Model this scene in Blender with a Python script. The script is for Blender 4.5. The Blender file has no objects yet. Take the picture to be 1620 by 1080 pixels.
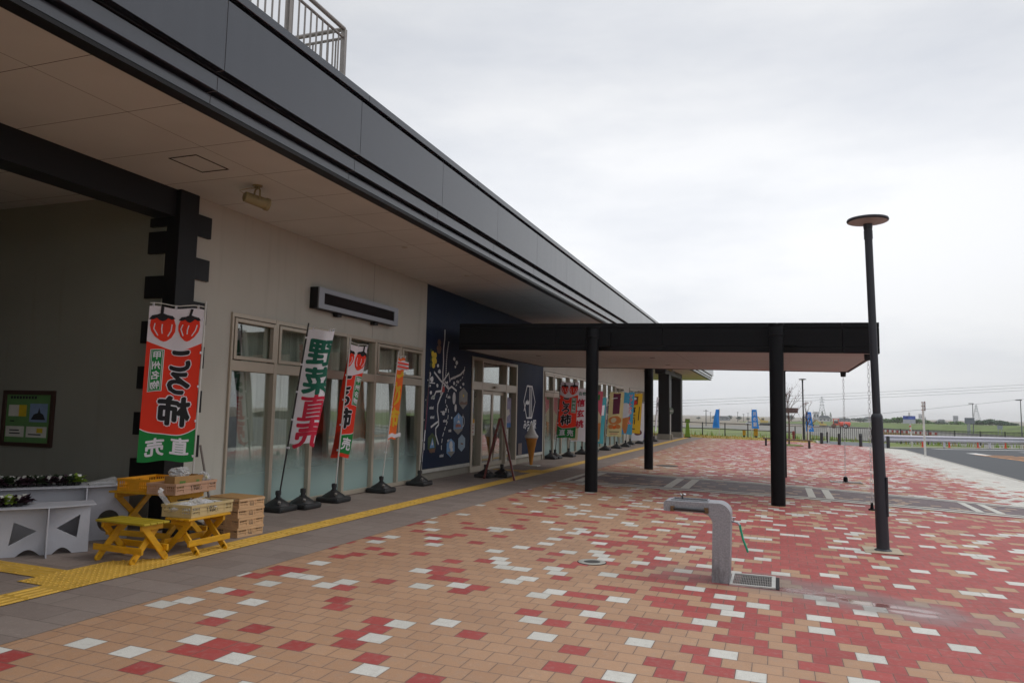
import bpy, bmesh, math, random
from mathutils import Vector, Matrix, noise as mnoise
from mathutils.geometry import tessellate_polygon
random.seed(7)
R = math.radians
S = bpy.context.scene
COL = S.collection

# ------------------------------------------------------------------ camera, world, sun, exposure
CAM_F, YAW, PITCH, ROLL = 1161.5, R(19.877), R(5.388), R(1.142)
cd = bpy.data.cameras.new("camera"); cam = bpy.data.objects.new("camera", cd); COL.objects.link(cam)
cd.sensor_fit = 'HORIZONTAL'; cd.sensor_width = 36.0; cd.lens = CAM_F / 1620 * 36.0
cd.clip_start = 0.05; cd.clip_end = 6000
_f = Vector((-math.sin(YAW)*math.cos(PITCH), math.cos(YAW)*math.cos(PITCH), math.sin(PITCH)))
_r = Vector((math.cos(YAW), math.sin(YAW), 0)); _u = _r.cross(_f)
_r2 = math.cos(ROLL)*_r + math.sin(ROLL)*_u; _u2 = -math.sin(ROLL)*_r + math.cos(ROLL)*_u
cam.matrix_world = Matrix(((_r2.x, _u2.x, -_f.x, 0), (_r2.y, _u2.y, -_f.y, 0), (_r2.z, _u2.z, -_f.z, 1.6), (0, 0, 0, 1)))
S.camera = cam

SUN_EL, SUN_AZ = R(52), R(65)          # azimuth from +Y towards +X
W = bpy.data.worlds.new("World"); S.world = W; W.use_nodes = True
nt = W.node_tree; nt.nodes.clear()
def wn(t, **k):
    n = nt.nodes.new(t)
    for a, b in k.items(): setattr(n, a, b)
    return n
out = wn('ShaderNodeOutputWorld'); bg = wn('ShaderNodeBackground'); bg.inputs['Strength'].default_value = 0.1
sky = wn('ShaderNodeTexSky', sky_type='NISHITA', sun_disc=False); sky.sun_elevation = SUN_EL; sky.sun_rotation = SUN_AZ
sky.air_density = 1.0; sky.dust_density = 3.0
tc = wn('ShaderNodeTexCoord'); mp = wn('ShaderNodeMapping'); mp.inputs['Scale'].default_value = (1.0, 1.0, 3.6)
mp.inputs['Rotation'].default_value = (0, 0, R(20))
nz = wn('ShaderNodeTexNoise'); nz.inputs['Scale'].default_value = 1.6; nz.inputs['Detail'].default_value = 6; nz.inputs['Roughness'].default_value = 0.55
nt.links.new(tc.outputs['Generated'], mp.inputs['Vector']); nt.links.new(mp.outputs['Vector'], nz.inputs['Vector'])
cr = wn('ShaderNodeValToRGB')
cr.color_ramp.elements[0].position = 0.36; cr.color_ramp.elements[0].color = (0.755, 0.785, 0.845, 1)
cr.color_ramp.elements[1].position = 0.62; cr.color_ramp.elements[1].color = (0.97, 0.98, 1.0, 1)
nt.links.new(nz.outputs['Fac'], cr.inputs['Fac'])
# bright thin patch of cloud where the sun sits behind it, duller band near the horizon
sep = wn('ShaderNodeSeparateXYZ'); nt.links.new(tc.outputs['Generated'], sep.inputs[0])
hz = wn('ShaderNodeMapRange', interpolation_type='SMOOTHSTEP'); hz.inputs['From Min'].default_value = 0.0; hz.inputs['From Max'].default_value = 0.22
hz.inputs['To Min'].default_value = 0.86; hz.inputs['To Max'].default_value = 1.0
nt.links.new(sep.outputs['Z'], hz.inputs['Value'])
hz2 = wn('ShaderNodeMapRange', interpolation_type='SMOOTHSTEP'); hz2.inputs['From Min'].default_value = 0.50; hz2.inputs['From Max'].default_value = 0.95
hz2.inputs['To Min'].default_value = 1.0; hz2.inputs['To Max'].default_value = 2.0
nt.links.new(sep.outputs['Z'], hz2.inputs['Value'])
m1 = wn('ShaderNodeMath', operation='MULTIPLY'); nt.links.new(hz.outputs[0], m1.inputs[0]); nt.links.new(hz2.outputs[0], m1.inputs[1])
hz3 = wn('ShaderNodeMapRange', interpolation_type='SMOOTHSTEP'); hz3.inputs['From Min'].default_value = 0.24; hz3.inputs['From Max'].default_value = 0.48; hz3.inputs['To Min'].default_value = 1.0; hz3.inputs['To Max'].default_value = 0.87
nt.links.new(sep.outputs['Z'], hz3.inputs['Value'])
m0 = wn('ShaderNodeMath', operation='MULTIPLY'); nt.links.new(m1.outputs[0], m0.inputs[0]); nt.links.new(hz3.outputs[0], m0.inputs[1])
m2 = wn('ShaderNodeMath', operation='MULTIPLY'); m2.inputs[1].default_value = 9.8; nt.links.new(m0.outputs[0], m2.inputs[0])
glow = wn('ShaderNodeVectorMath', operation='DOT_PRODUCT'); nt.links.new(tc.outputs['Generated'], glow.inputs[0]); glow.inputs[1].default_value = Vector((-.10, .95, .29)).normalized()
gr = wn('ShaderNodeMapRange', interpolation_type='SMOOTHSTEP'); gr.inputs['From Min'].default_value = 0.80; gr.inputs['From Max'].default_value = 1.0; gr.inputs['To Min'].default_value = 0.93; gr.inputs['To Max'].default_value = 1.12
nt.links.new(glow.outputs['Value'], gr.inputs['Value'])
m3 = wn('ShaderNodeMath', operation='MULTIPLY'); nt.links.new(m2.outputs[0], m3.inputs[0]); nt.links.new(gr.outputs[0], m3.inputs[1]); m2 = m3
vm = wn('ShaderNodeVectorMath', operation='SCALE'); nt.links.new(cr.outputs['Color'], vm.inputs[0]); nt.links.new(m2.outputs[0], vm.inputs['Scale'])
mx = wn('ShaderNodeMix', data_type='RGBA'); mx.inputs['Factor'].default_value = 0.93
nt.links.new(sky.outputs['Color'], mx.inputs['A']); nt.links.new(vm.outputs[0], mx.inputs['B'])
nt.links.new(mx.outputs['Result'], bg.inputs['Color']); nt.links.new(bg.outputs[0], out.inputs[0])

sl = bpy.data.lights.new("sun", 'SUN'); sl.energy = 0.5; sl.angle = R(20); sl.color = (1.0, 0.96, 0.9)
sun = bpy.data.objects.new("sun", sl); COL.objects.link(sun)
_d = Vector((math.sin(SUN_AZ)*math.cos(SUN_EL), math.cos(SUN_AZ)*math.cos(SUN_EL), math.sin(SUN_EL)))
sun.rotation_euler = (-_d).to_track_quat('-Z', 'Y').to_euler(); sun.location = (20, 20, 40)

S.view_settings.view_transform = 'Standard'; S.view_settings.look = 'None'
S.view_settings.exposure = 0.0; S.view_settings.gamma = 1.0
S.render.engine = 'CYCLES'
S.cycles.max_bounces = 8; S.cycles.diffuse_bounces = 4; S.cycles.glossy_bounces = 4; S.cycles.transparent_max_bounces = 12
S.cycles.caustics_reflective = False; S.cycles.caustics_refractive = False
try:
    S.cycles.use_denoising = True
except Exception: pass

# ------------------------------------------------------------------ helpers
def lin(h):
    if isinstance(h, str):
        c = [int(h[i:i+2], 16)/255 for i in (0, 2, 4)]
        return tuple(x/12.92 if x <= .04045 else ((x+.055)/1.055)**2.4 for x in c)
    return h
MATS = {}
def pm(name, col, rough=.6, metal=0.0, var=.12, scale=6.0, bump=0.0, bscale=None, spec=.5, trans=0.0, emit=0.0, detail=4, stretch=None, coat=0.0):
    """Principled material with a little procedural colour, gloss and height variation"""
    if name in MATS: return MATS[name]
    col = lin(col)
    m = bpy.data.materials.new(name); m.use_nodes = True; t = m.node_tree; p = t.nodes['Principled BSDF']
    p.inputs['Roughness'].default_value = rough; p.inputs['Metallic'].default_value = metal
    p.inputs['Specular IOR Level'].default_value = spec
    if coat: p.inputs['Coat Weight'].default_value = coat
    tcn = t.nodes.new('ShaderNodeTexCoord'); vec = tcn.outputs['Object']
    if stretch:
        mpn = t.nodes.new('ShaderNodeMapping'); mpn.inputs['Scale'].default_value = stretch
        t.links.new(vec, mpn.inputs[0]); vec = mpn.outputs[0]
    n = t.nodes.new('ShaderNodeTexNoise'); n.inputs['Scale'].default_value = scale; n.inputs['Detail'].default_value = detail
    t.links.new(vec, n.inputs['Vector'])
    mr = t.nodes.new('ShaderNodeMapRange'); mr.inputs['From Min'].default_value = .25; mr.inputs['From Max'].default_value = .75
    mr.inputs['To Min'].default_value = 1-var; mr.inputs['To Max'].default_value = 1+var
    t.links.new(n.outputs['Fac'], mr.inputs['Value'])
    sc = t.nodes.new('ShaderNodeVectorMath'); sc.operation = 'SCALE'; sc.inputs[0].default_value = col
    t.links.new(mr.outputs[0], sc.inputs['Scale']); t.links.new(sc.outputs[0], p.inputs['Base Color'])
    mr2 = t.nodes.new('ShaderNodeMapRange'); mr2.inputs['To Min'].default_value = max(0, rough-.08); mr2.inputs['To Max'].default_value = min(1, rough+.08)
    t.links.new(n.outputs['Fac'], mr2.inputs['Value']); t.links.new(mr2.outputs[0], p.inputs['Roughness'])
    if bump:
        n2 = t.nodes.new('ShaderNodeTexNoise'); n2.inputs['Scale'].default_value = bscale or scale*8; n2.inputs['Detail'].default_value = 3
        t.links.new(vec, n2.inputs['Vector'])
        b = t.nodes.new('ShaderNodeBump'); b.inputs['Strength'].default_value = bump; b.inputs['Distance'].default_value = .01
        t.links.new(n2.outputs['Fac'], b.inputs['Height']); t.links.new(b.outputs[0], p.inputs['Normal'])
    if trans:                       # thin cloth, leaves: some light comes through
        o = t.nodes['Material Output']; tr = t.nodes.new('ShaderNodeBsdfTranslucent'); mxs = t.nodes.new('ShaderNodeMixShader')
        t.links.new(sc.outputs[0], tr.inputs['Color']); mxs.inputs[0].default_value = trans
        t.links.new(p.outputs[0], mxs.inputs[1]); t.links.new(tr.outputs[0], mxs.inputs[2]); t.links.new(mxs.outputs[0], o.inputs[0])
    if emit:
        t.links.new(sc.outputs[0], p.inputs['Emission Color']); p.inputs['Emission Strength'].default_value = emit
    MATS[name] = m
    return m

def g(x): return -.015*max(-9.0, min(16.0, x))       # the paving falls away from the building
FS = 1.714
def far(x, y, z=-.5): return Vector((x*FS, y*FS, 1.6+(z-1.6)*FS))

class MB:
    def __init__(s): s.v = []; s.f = []; s.m = []
    def add(s, vs, fs, m=0):
        o = len(s.v); s.v += [tuple(v) for v in vs]; s.f += [tuple(i+o for i in f) for f in fs]; s.m += [m]*len(fs); return s
    def bx(s, x0, x1, y0, y1, z0, z1, m=0):
        x0, x1 = min(x0, x1), max(x0, x1); y0, y1 = min(y0, y1), max(y0, y1); z0, z1 = min(z0, z1), max(z0, z1)
        return s.add([(x0,y0,z0),(x1,y0,z0),(x1,y1,z0),(x0,y1,z0),(x0,y0,z1),(x1,y0,z1),(x1,y1,z1),(x0,y1,z1)],
              [(0,3,2,1),(4,5,6,7),(0,1,5,4),(1,2,6,5),(2,3,7,6),(3,0,4,7)], m)
    def rbox(s, c, size, M, m=0):
        """box centred at c, rotated by 3x3 M"""
        a, b, d = (k/2 for k in size); c = Vector(c)
        vs = [c + M @ Vector(v) for v in [(-a,-b,-d),(a,-b,-d),(a,b,-d),(-a,b,-d),(-a,-b,d),(a,-b,d),(a,b,d),(-a,b,d)]]
        return s.add(vs, [(0,3,2,1),(4,5,6,7),(0,1,5,4),(1,2,6,5),(2,3,7,6),(3,0,4,7)], m)
    def bar(s, p0, p1, w, h, m=0, up=(0,0,1)):
        """board from p0 to p1, w wide, h deep along up"""
        p0, p1 = Vector(p0), Vector(p1); d = p1-p0; L = d.length; d.normalize(); u = Vector(up)
        sd = d.cross(u)
        if sd.length < 1e-4: sd = d.cross(Vector((1,0,0)))
        sd.normalize(); u = sd.cross(d)
        return s.rbox((p0+p1)/2, (L, w, h), Matrix((d, sd, u)).transposed(), m)
    def cyl(s, p0, p1, r0, r1=None, n=14, m=0, caps=True):
        p0, p1 = Vector(p0), Vector(p1); r1 = r0 if r1 is None else r1
        d = (p1-p0).normalized(); a = d.orthogonal().normalized(); b = d.cross(a)
        vs = [p0+(a*math.cos(t)+b*math.sin(t))*r0 for t in [2*math.pi*i/n for i in range(n)]]
        vs += [p1+(a*math.cos(t)+b*math.sin(t))*r1 for t in [2*math.pi*i/n for i in range(n)]]
        fs = [(i, (i+1) % n, n+(i+1) % n, n+i) for i in range(n)]
        if caps: fs += [tuple(range(n-1, -1, -1)), tuple(range(n, 2*n))]
        return s.add(vs, fs, m)
    def tube(s, pts, r, n=6, m=0):
        pts = [Vector(p) for p in pts]; rs = r if isinstance(r, (list, tuple)) else [r]*len(pts)
        vs = []; a = None
        for i, p in enumerate(pts):
            d = (pts[min(i+1, len(pts)-1)]-pts[max(i-1, 0)]).normalized()
            a = d.orthogonal().normalized() if a is None else (a-d*a.dot(d)).normalized()
            b = d.cross(a)
            vs += [p+(a*math.cos(t)+b*math.sin(t))*rs[i] for t in [2*math.pi*k/n for k in range(n)]]
        fs = [(i*n+k, i*n+(k+1) % n, (i+1)*n+(k+1) % n, (i+1)*n+k) for i in range(len(pts)-1) for k in range(n)]
        fs += [tuple(range(n-1, -1, -1)), tuple(range((len(pts)-1)*n, len(pts)*n))]
        return s.add(vs, fs, m)
    def lathe(s, prof, c=(0,0,0), n=24, m=0):
        c = Vector(c); vs = []; fs = []
        for r, z in prof: vs += [c+Vector((r*math.cos(2*math.pi*i/n), r*math.sin(2*math.pi*i/n), z)) for i in range(n)]
        for j in range(len(prof)-1): fs += [(j*n+i, j*n+(i+1) % n, (j+1)*n+(i+1) % n, (j+1)*n+i) for i in range(n)]
        fs += [tuple(range(n-1, -1, -1)), tuple(range((len(prof)-1)*n, len(prof)*n))]
        return s.add(vs, fs, m)
    def prism(s, poly, fn, t0, t1, m=0):
        """poly in 2D, fn(a,b,t) -> 3D, extruded t0..t1"""
        n = len(poly); vs = [fn(a, b, t0) for a, b in poly]+[fn(a, b, t1) for a, b in poly]
        tri = tessellate_polygon([[Vector((a, b, 0)) for a, b in poly]])
        fs = [tuple(t) for t in tri]+[tuple(i+n for i in reversed(t)) for t in tri]+[(i, (i+1) % n, n+(i+1) % n, n+i) for i in range(n)]
        return s.add(vs, fs, m)
    def flat(s, poly, fn, m=0):
        tri = tessellate_polygon([[Vector((a, b, 0)) for a, b in poly]])
        return s.add([fn(a, b) for a, b in poly], [tuple(t) for t in tri], m)
    def build(s, name, mats, parent=None, at=None, smooth=False, bevel=0.0, seg=2, local=False, solid=False):
        if not isinstance(mats, (list, tuple)): mats = [mats]
        if at is None: at = ORG[parent.name] if parent is not None else Vector((0,0,0))
        at = Vector(at); off = Vector((0,0,0)) if local else at
        me = bpy.data.meshes.new(name); me.from_pydata([tuple(Vector(v)-off) for v in s.v], [], s.f)
        for mm in mats: me.materials.append(mm)
        me.polygons.foreach_set('material_index', s.m)
        bm = bmesh.new(); bm.from_mesh(me)
        if not solid: bmesh.ops.recalc_face_normals(bm, faces=bm.faces)
        bm.to_mesh(me); bm.free()
        if smooth:
            me.polygons.foreach_set('use_smooth', [True]*len(me.polygons)); me.set_sharp_from_angle(angle=R(38))
        me.update()
        o = bpy.data.objects.new(name, me); COL.objects.link(o)
        if parent is not None:
            o.parent = parent
            if not local: o.location = at-ORG[parent.name]
        else: o.location = at
        ORG[o.name] = at
        if bevel:
            b = o.modifiers.new('bevel', 'BEVEL'); b.width = bevel; b.segments = seg; b.limit_method = 'ANGLE'; b.angle_limit = R(40)
        return o
ORG = {}
def tag(o, label=None, cat=None, group=None, kind=None):
    if label: o['label'] = label
    if cat: o['category'] = cat
    if group: o['group'] = group
    if kind: o['kind'] = kind
    return o
def thing(name, at, label, cat, group=None):
    o = bpy.data.objects.new(name, None); COL.objects.link(o); o.location = at; o.empty_display_size = .1
    ORG[o.name] = Vector(at); return tag(o, label, cat, group)
def dup(o, at, label=None, rotz=None, parent=None):
    c = o.copy(); COL.objects.link(c)
    if parent is None:
        c.location = at
        if rotz is not None: c.rotation_euler = (0, 0, rotz)
        if label: c['label'] = label
        ORG[c.name] = Vector(at)
    else: c.parent = parent
    for ch in [k for k in o.children]: dup(ch, None, parent=c)
    return c
def structure(name, mb, mats, **k): return tag(mb.build(name, mats, **k), kind='structure')

# flat glyph shapes from Blender's own font (its fallback covers Japanese)
GL = {}
def glyphs(txt, bold=0.0):
    k = (txt, bold)
    if k in GL: return GL[k]
    c = bpy.data.curves.new('t', 'FONT'); c.body = txt; c.size = 1.0; c.align_x = 'CENTER'; c.align_y = 'CENTER'; c.offset = bold; c.resolution_u = 3
    o = bpy.data.objects.new('t', c); COL.objects.link(o)
    dg = bpy.context.evaluated_depsgraph_get(); dg.update()
    me = bpy.data.meshes.new_from_object(o.evaluated_get(dg))
    bm = bmesh.new(); bm.from_mesh(me); bmesh.ops.triangulate(bm, faces=bm.faces)
    bm.verts.index_update()
    vs = [(v.co.x, v.co.y) for v in bm.verts]; fs = [tuple(v.index for v in f.verts) for f in bm.faces]
    bm.free(); bpy.data.objects.remove(o); bpy.data.curves.remove(c); bpy.data.meshes.remove(me)
    if vs:
        cx = (min(a for a, b in vs)+max(a for a, b in vs))/2; cy = (min(b for a, b in vs)+max(b for a, b in vs))/2
        vs = [(a-cx, b-cy) for a, b in vs]
    GL[k] = (vs, fs); return GL[k]
def refine(vs, fs, L):
    vs = list(vs); out = []; st = list(fs); mid = {}
    while st:
        f = st.pop(); e = [math.dist(vs[f[i]], vs[f[(i+1) % 3]]) for i in range(3)]; i = e.index(max(e))
        if e[i] <= L: out.append(f); continue
        a, b, c = f[i], f[(i+1) % 3], f[(i+2) % 3]; k = (min(a, b), max(a, b))
        if k not in mid: vs.append(((vs[a][0]+vs[b][0])/2, (vs[a][1]+vs[b][1])/2)); mid[k] = len(vs)-1
        st += [(a, mid[k], c), (mid[k], b, c)]
    return vs, out
def put_text(mb, txt, fn, size, m=0, bold=0.0, L=None, sx=1.0, ns=8):
    """bold strokes come from stamping the glyph round a small circle, each stamp a hair above the last"""
    vs, fs = glyphs(txt); vs = [(a*size*sx, b*size) for a, b in vs]
    if L: vs, fs = refine(vs, fs, L)
    for k in range(ns+1 if bold else 1):
        r = bold*size if k else 0; dx, dy = r*math.cos(2*math.pi*k/ns), r*math.sin(2*math.pi*k/ns)
        try: P = [fn(a+dx, b+dy, k) for a, b in vs]
        except TypeError: P = [fn(a+dx, b+dy) for a, b in vs]
        mb.add(P, fs, m)
def ell(cx, cy, rx, ry, n=20, rot=0.0):
    c, s = math.cos(rot), math.sin(rot)
    return [(cx+rx*math.cos(t)*c-ry*math.sin(t)*s, cy+rx*math.cos(t)*s+ry*math.sin(t)*c) for t in [2*math.pi*i/n for i in range(n)]]
def ribbon(pts, w):
    """outline of a polyline of width w"""
    P = [Vector(p) for p in pts]; L = []; Rr = []
    for i, p in enumerate(P):
        d = (P[min(i+1, len(P)-1)]-P[max(i-1, 0)]).normalized(); n = Vector((-d.y, d.x))*w/2
        L.append((p.x+n.x, p.y+n.y)); Rr.append((p.x-n.x, p.y-n.y))
    return L, Rr
def put_ribbon(mb, pts, w, fn, m=0):
    L, Rr = ribbon(pts, w)
    mb.add([fn(*p) for p in L]+[fn(*p) for p in Rr], [(i, i+1, len(L)+i+1, len(L)+i) for i in range(len(L)-1)], m)
# ------------------------------------------------------------------ paving materials
class NX:
    """small helper for chains of math nodes"""
    def __init__(s, t): s.t = t
    def op(s, o, *a, clamp=False):
        n = s.t.nodes.new('ShaderNodeMath'); n.operation = o; n.use_clamp = clamp
        for i, v in enumerate(a):
            if isinstance(v, (int, float)): n.inputs[i].default_value = v
            else: s.t.links.new(v, n.inputs[i])
        return n.outputs[0]
    def ss(s, v, a, b, c=0.0, d=1.0):
        n = s.t.nodes.new('ShaderNodeMapRange'); n.interpolation_type = 'SMOOTHSTEP'
        for k, x in zip(('From Min', 'From Max', 'To Min', 'To Max'), (a, b, c, d)): n.inputs[k].default_value = x
        s.t.links.new(v, n.inputs['Value']); return n.outputs[0]
    def mixc(s, f, a, b):
        n = s.t.nodes.new('ShaderNodeMix'); n.data_type = 'RGBA'
        for k, v in (('Factor', f), ('A', a), ('B', b)):
            if isinstance(v, (int, float)): n.inputs[k].default_value = v
            elif isinstance(v, tuple): n.inputs[k].default_value = (*v, 1)
            else: s.t.links.new(v, n.inputs[k])
        return n.outputs['Result']
    def vec(s, x, y, z=0.0):
        n = s.t.nodes.new('ShaderNodeCombineXYZ')
        for i, v in enumerate((x, y, z)):
            if isinstance(v, (int, float)): n.inputs[i].default_value = v
            else: s.t.links.new(v, n.inputs[i])
        return n.outputs[0]
    def white(s, v):
        n = s.t.nodes.new('ShaderNodeTexWhiteNoise'); n.noise_dimensions = '3D'; s.t.links.new(v, n.inputs['Vector']); return n
    def noise(s, v, sc, det=3):
        n = s.t.nodes.new('ShaderNodeTexNoise'); n.inputs['Scale'].default_value = sc; n.inputs['Detail'].default_value = det
        s.t.links.new(v, n.inputs['Vector']); return n.outputs['Fac']

def paving(name, bw, bh, kind):
    m = bpy.data.materials.new(name); m.use_nodes = True; t = m.node_tree; p = t.nodes['Principled BSDF']; X = NX(t)
    ge = t.nodes.new('ShaderNodeNewGeometry'); sp = t.nodes.new('ShaderNodeSeparateXYZ'); t.links.new(ge.outputs['Position'], sp.inputs[0])
    px, py = sp.outputs['X'], sp.outputs['Y']; pos = ge.outputs['Position']
    ry = X.op('DIVIDE', X.op('ADD', py, 20.0), bh); row = X.op('FLOOR', ry)
    off = X.op('MULTIPLY', X.op('MODULO', row, 2.0), .5)
    cx_ = X.op('ADD', X.op('DIVIDE', X.op('ADD', px, 30.0), bw), off); colm = X.op('FLOOR', cx_)
    fx, fy = X.op('FRACT', cx_), X.op('FRACT', ry)
    ex = X.op('MULTIPLY', X.op('MINIMUM', fx, X.op('SUBTRACT', 1.0, fx)), bw); ey = X.op('MULTIPLY', X.op('MINIMUM', fy, X.op('SUBTRACT', 1.0, fy)), bh)
    edge = X.op('MINIMUM', ex, ey)
    joint = X.ss(edge, .0010, .0034)                       # 0 in the joint, 1 on the block
    cell = X.vec(colm, row); wn_ = X.white(cell); r1 = wn_.outputs['Value']
    cs = t.nodes.new('ShaderNodeSeparateColor'); t.links.new(wn_.outputs['Color'], cs.inputs[0]); r2, r3 = cs.outputs[1], cs.outputs[2]
    bx_ = X.op('SUBTRACT', X.op('MULTIPLY', X.op('SUBTRACT', X.op('ADD', colm, .5), off), bw), 30.0)
    by_ = X.op('SUBTRACT', X.op('MULTIPLY', X.op('ADD', row, .5), bh), 20.0)
    fine = X.noise(pos, 160, 2); mid = X.noise(pos, 9, 4); big = X.noise(pos, .7, 3)
    if kind == 'plaza':
        wob = X.noise(X.vec(bx_, by_), .45, 2); xs = X.op('ADD', bx_, X.op('MULTIPLY', X.op('SUBTRACT', wob, .5), 2.0))
        xt = X.op('ADD', xs, X.op('MULTIPLY', X.op('SUBTRACT', X.op('MINIMUM', by_, 19.0), 4.5), .14))
        ptan = X.ss(xt, -1.7, .45, .875, .25)
        ptan = X.op('SUBTRACT', ptan, X.ss(by_, 22, 34, 0, .18))
        wz = X.op('MULTIPLY', X.ss(xs, 3.9, 5.6), X.op('GREATER_THAN', by_, 16.2))
        wz2 = X.op('MULTIPLY', X.ss(by_, 12, 26, .0, .10), X.ss(xs, -4.5, .5))
        pw = X.op('ADD', X.op('ADD', X.ss(xs, -4.2, -.8, .088, .108), wz2), X.op('MULTIPLY', wz, .78))
        isw = X.op('LESS_THAN', r1, pw); ist = X.op('LESS_THAN', r2, ptan)
        tan = X.mixc(r3, lin('a68062'), lin('b08a6b')); red = X.mixc(r3, lin('983a37'), lin('a7443f')); wht = X.mixc(r3, lin('c0beb5'), lin('d0cec6'))
        c = X.mixc(isw, X.mixc(ist, red, tan), wht)
    elif kind == 'band':
        c = X.mixc(X.op('LESS_THAN', r1, .16), X.mixc(r3, lin('54454a'), lin('66555a')), lin('9a8270'))
    else:
        c = X.mixc(r3, lin('7d7069'), lin('8b7e76'))
    # wear, grime and tiny grain
    c = X.mixc(X.op('MULTIPLY', X.ss(big, .42, .72), .09), c, lin('6b5a50'))
    c = X.mixc(X.op('MULTIPLY', X.ss(mid, .45, .8), .10), c, (.32, .28, .25))
    vv = t.nodes.new('ShaderNodeVectorMath'); vv.operation = 'SCALE'; t.links.new(c, vv.inputs[0]); t.links.new(X.ss(fine, .2, .8, .86, 1.12), vv.inputs['Scale'])
    c = X.mixc(joint, lin('5f4d43') if kind != 'walk' else lin('57504b'), vv.outputs[0])
    # blotches inside each block, worn darker arrises, dropped gum and old drips
    blot = X.noise(X.vec(X.op('ADD', px, X.op('MULTIPLY', r2, 7.0)), X.op('ADD', py, X.op('MULTIPLY', r1, 9.0))), 17, 4)
    c = X.mixc(X.op('MULTIPLY', X.ss(blot, .48, .78), .28), c, (.30, .25, .21)); c = X.mixc(X.op('MULTIPLY', X.ss(blot, .22, .42, 1, 0), .14), c, (.62, .55, .47))
    c = X.mixc(X.op('MULTIPLY', X.ss(edge, .003, .018, 1, 0), .16), c, (.16, .12, .10))
    vo = t.nodes.new('ShaderNodeTexVoronoi'); vo.inputs['Scale'].default_value = 2.3; t.links.new(pos, vo.inputs['Vector'])
    vc = t.nodes.new('ShaderNodeSeparateColor'); t.links.new(vo.outputs['Color'], vc.inputs[0])
    spot = X.op('MULTIPLY', X.op('LESS_THAN', X.op('ADD', vo.outputs['Distance'], X.op('MULTIPLY', X.op('SUBTRACT', blot, .5), .03)), X.op('MULTIPLY', vc.outputs[0], .032)), X.op('GREATER_THAN', vc.outputs[1], .35))
    c = X.mixc(X.op('MULTIPLY', spot, .6), c, (.05, .045, .04))
    trail = X.noise(X.vec(X.op('MULTIPLY', px, .55), X.op('MULTIPLY', py, .12)), 1.7, 5); c = X.mixc(X.op('MULTIPLY', X.ss(trail, .52, .72), .10), c, (.20, .16, .14))
    rough = X.op('ADD', X.ss(mid, .3, .7, .58, .70), X.op('MULTIPLY', X.op('SUBTRACT', 1.0, joint), .1))
    h = X.op('ADD', X.op('MULTIPLY', joint, .6), X.op('ADD', X.op('MULTIPLY', fine, .12), X.op('MULTIPLY', r3, .10)))
    if kind == 'plaza':
        # water running off from the fountain drain
        def seg(ax, ay, bx, by, rad, soft):
            L2 = (bx-ax)**2+(by-ay)**2
            tx = X.op('SUBTRACT', px, ax); ty = X.op('SUBTRACT', py, ay)
            k = X.op('DIVIDE', X.op('ADD', X.op('MULTIPLY', tx, bx-ax), X.op('MULTIPLY', ty, by-ay)), L2, clamp=True)
            dx = X.op('SUBTRACT', tx, X.op('MULTIPLY', k, bx-ax)); dy = X.op('SUBTRACT', ty, X.op('MULTIPLY', k, by-ay))
            d = X.op('SQRT', X.op('ADD', X.op('MULTIPLY', dx, dx), X.op('MULTIPLY', dy, dy)))
            d = X.op('ADD', d, X.op('MULTIPLY', X.op('SUBTRACT', X.noise(pos, 3.2, 4), .5), .35))
            return X.ss(d, rad-soft, rad+soft, 1.0, 0.0)
        wet = X.op('MAXIMUM', seg(-.10, 7.70, 1.15, 7.16, .38, .15), X.op('MULTIPLY', seg(-.9, 7.75, 2.1, 6.85, .32, .22), .5))
        stain = X.op('MULTIPLY', X.op('MULTIPLY', wet, .52), joint)
        c = X.mixc(stain, c, lin('78706c'))
        c = X.mixc(X.op('MULTIPLY', wet, .16), c, (.06, .05, .05))
        pud = X.op('MULTIPLY', seg(.10, 7.52, 1.15, 7.10, .15, .10), X.ss(X.noise(X.vec(X.op('MULTIPLY', px, 1.6), X.op('MULTIPLY', py, 5.0)), 1.3, 4), .33, .52))
        rough = X.op('MULTIPLY', rough, X.op('SUBTRACT', 1.0, X.op('MAXIMUM', X.op('MULTIPLY', wet, .30), X.op('MULTIPLY', pud, .90))))
        h = X.op('MULTIPLY', h, X.op('SUBTRACT', 1.0, X.op('MULTIPLY', pud, .85)))
    b = t.nodes.new('ShaderNodeBump'); b.inputs['Strength'].default_value = .5; b.inputs['Distance'].default_value = .004
    t.links.new(h, b.inputs['Height']); t.links.new(b.outputs[0], p.inputs['Normal'])
    t.links.new(c, p.inputs['Base Color']); t.links.new(rough, p.inputs['Roughness'])
    MATS[name] = m
    return m

M_plaza = paving('plaza_blocks', .187, .18, 'plaza'); M_band = paving('band_blocks', .187, .18, 'band'); M_walk = paving('walkway_flags', .62, .31, 'walk')
M_asph = pm('asphalt', '4b4e51', .85, var=.14, scale=1.2, bump=.5, bscale=220)
M_asph2 = pm('asphalt_path', '6c6f72', .9, var=.12, scale=1.2, bump=.4, bscale=200)
M_line = pm('road_paint', 'd8d8d4', .6, var=.1, scale=8); M_orng = pm('orange_road_paint', 'c98f5b', .7, var=.25, scale=5)
M_curb = pm('concrete_kerb', 'a9a59d', .8, var=.12, scale=4, bump=.3); M_white_strip = pm('white_paving_strip', 'c4c3ba', .65, var=.07, scale=14, bump=.25)
M_yel = pm('tactile_yellow', 'c9a040', .6, var=.14, scale=7, bump=.2)
M_dgrass = pm('dry_grass', 'a58c4c', .95, var=.35, scale=1.6, bump=1, bscale=40)
M_grass = pm('field_grass', '66723a', .95, var=.5, scale=.16, detail=8, bump=1, bscale=3)
M_lgrass = pm('levee_grass', '58692f', .95, var=.45, scale=.5, detail=9, bump=1, bscale=4, stretch=(.25, .5, 2))
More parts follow.
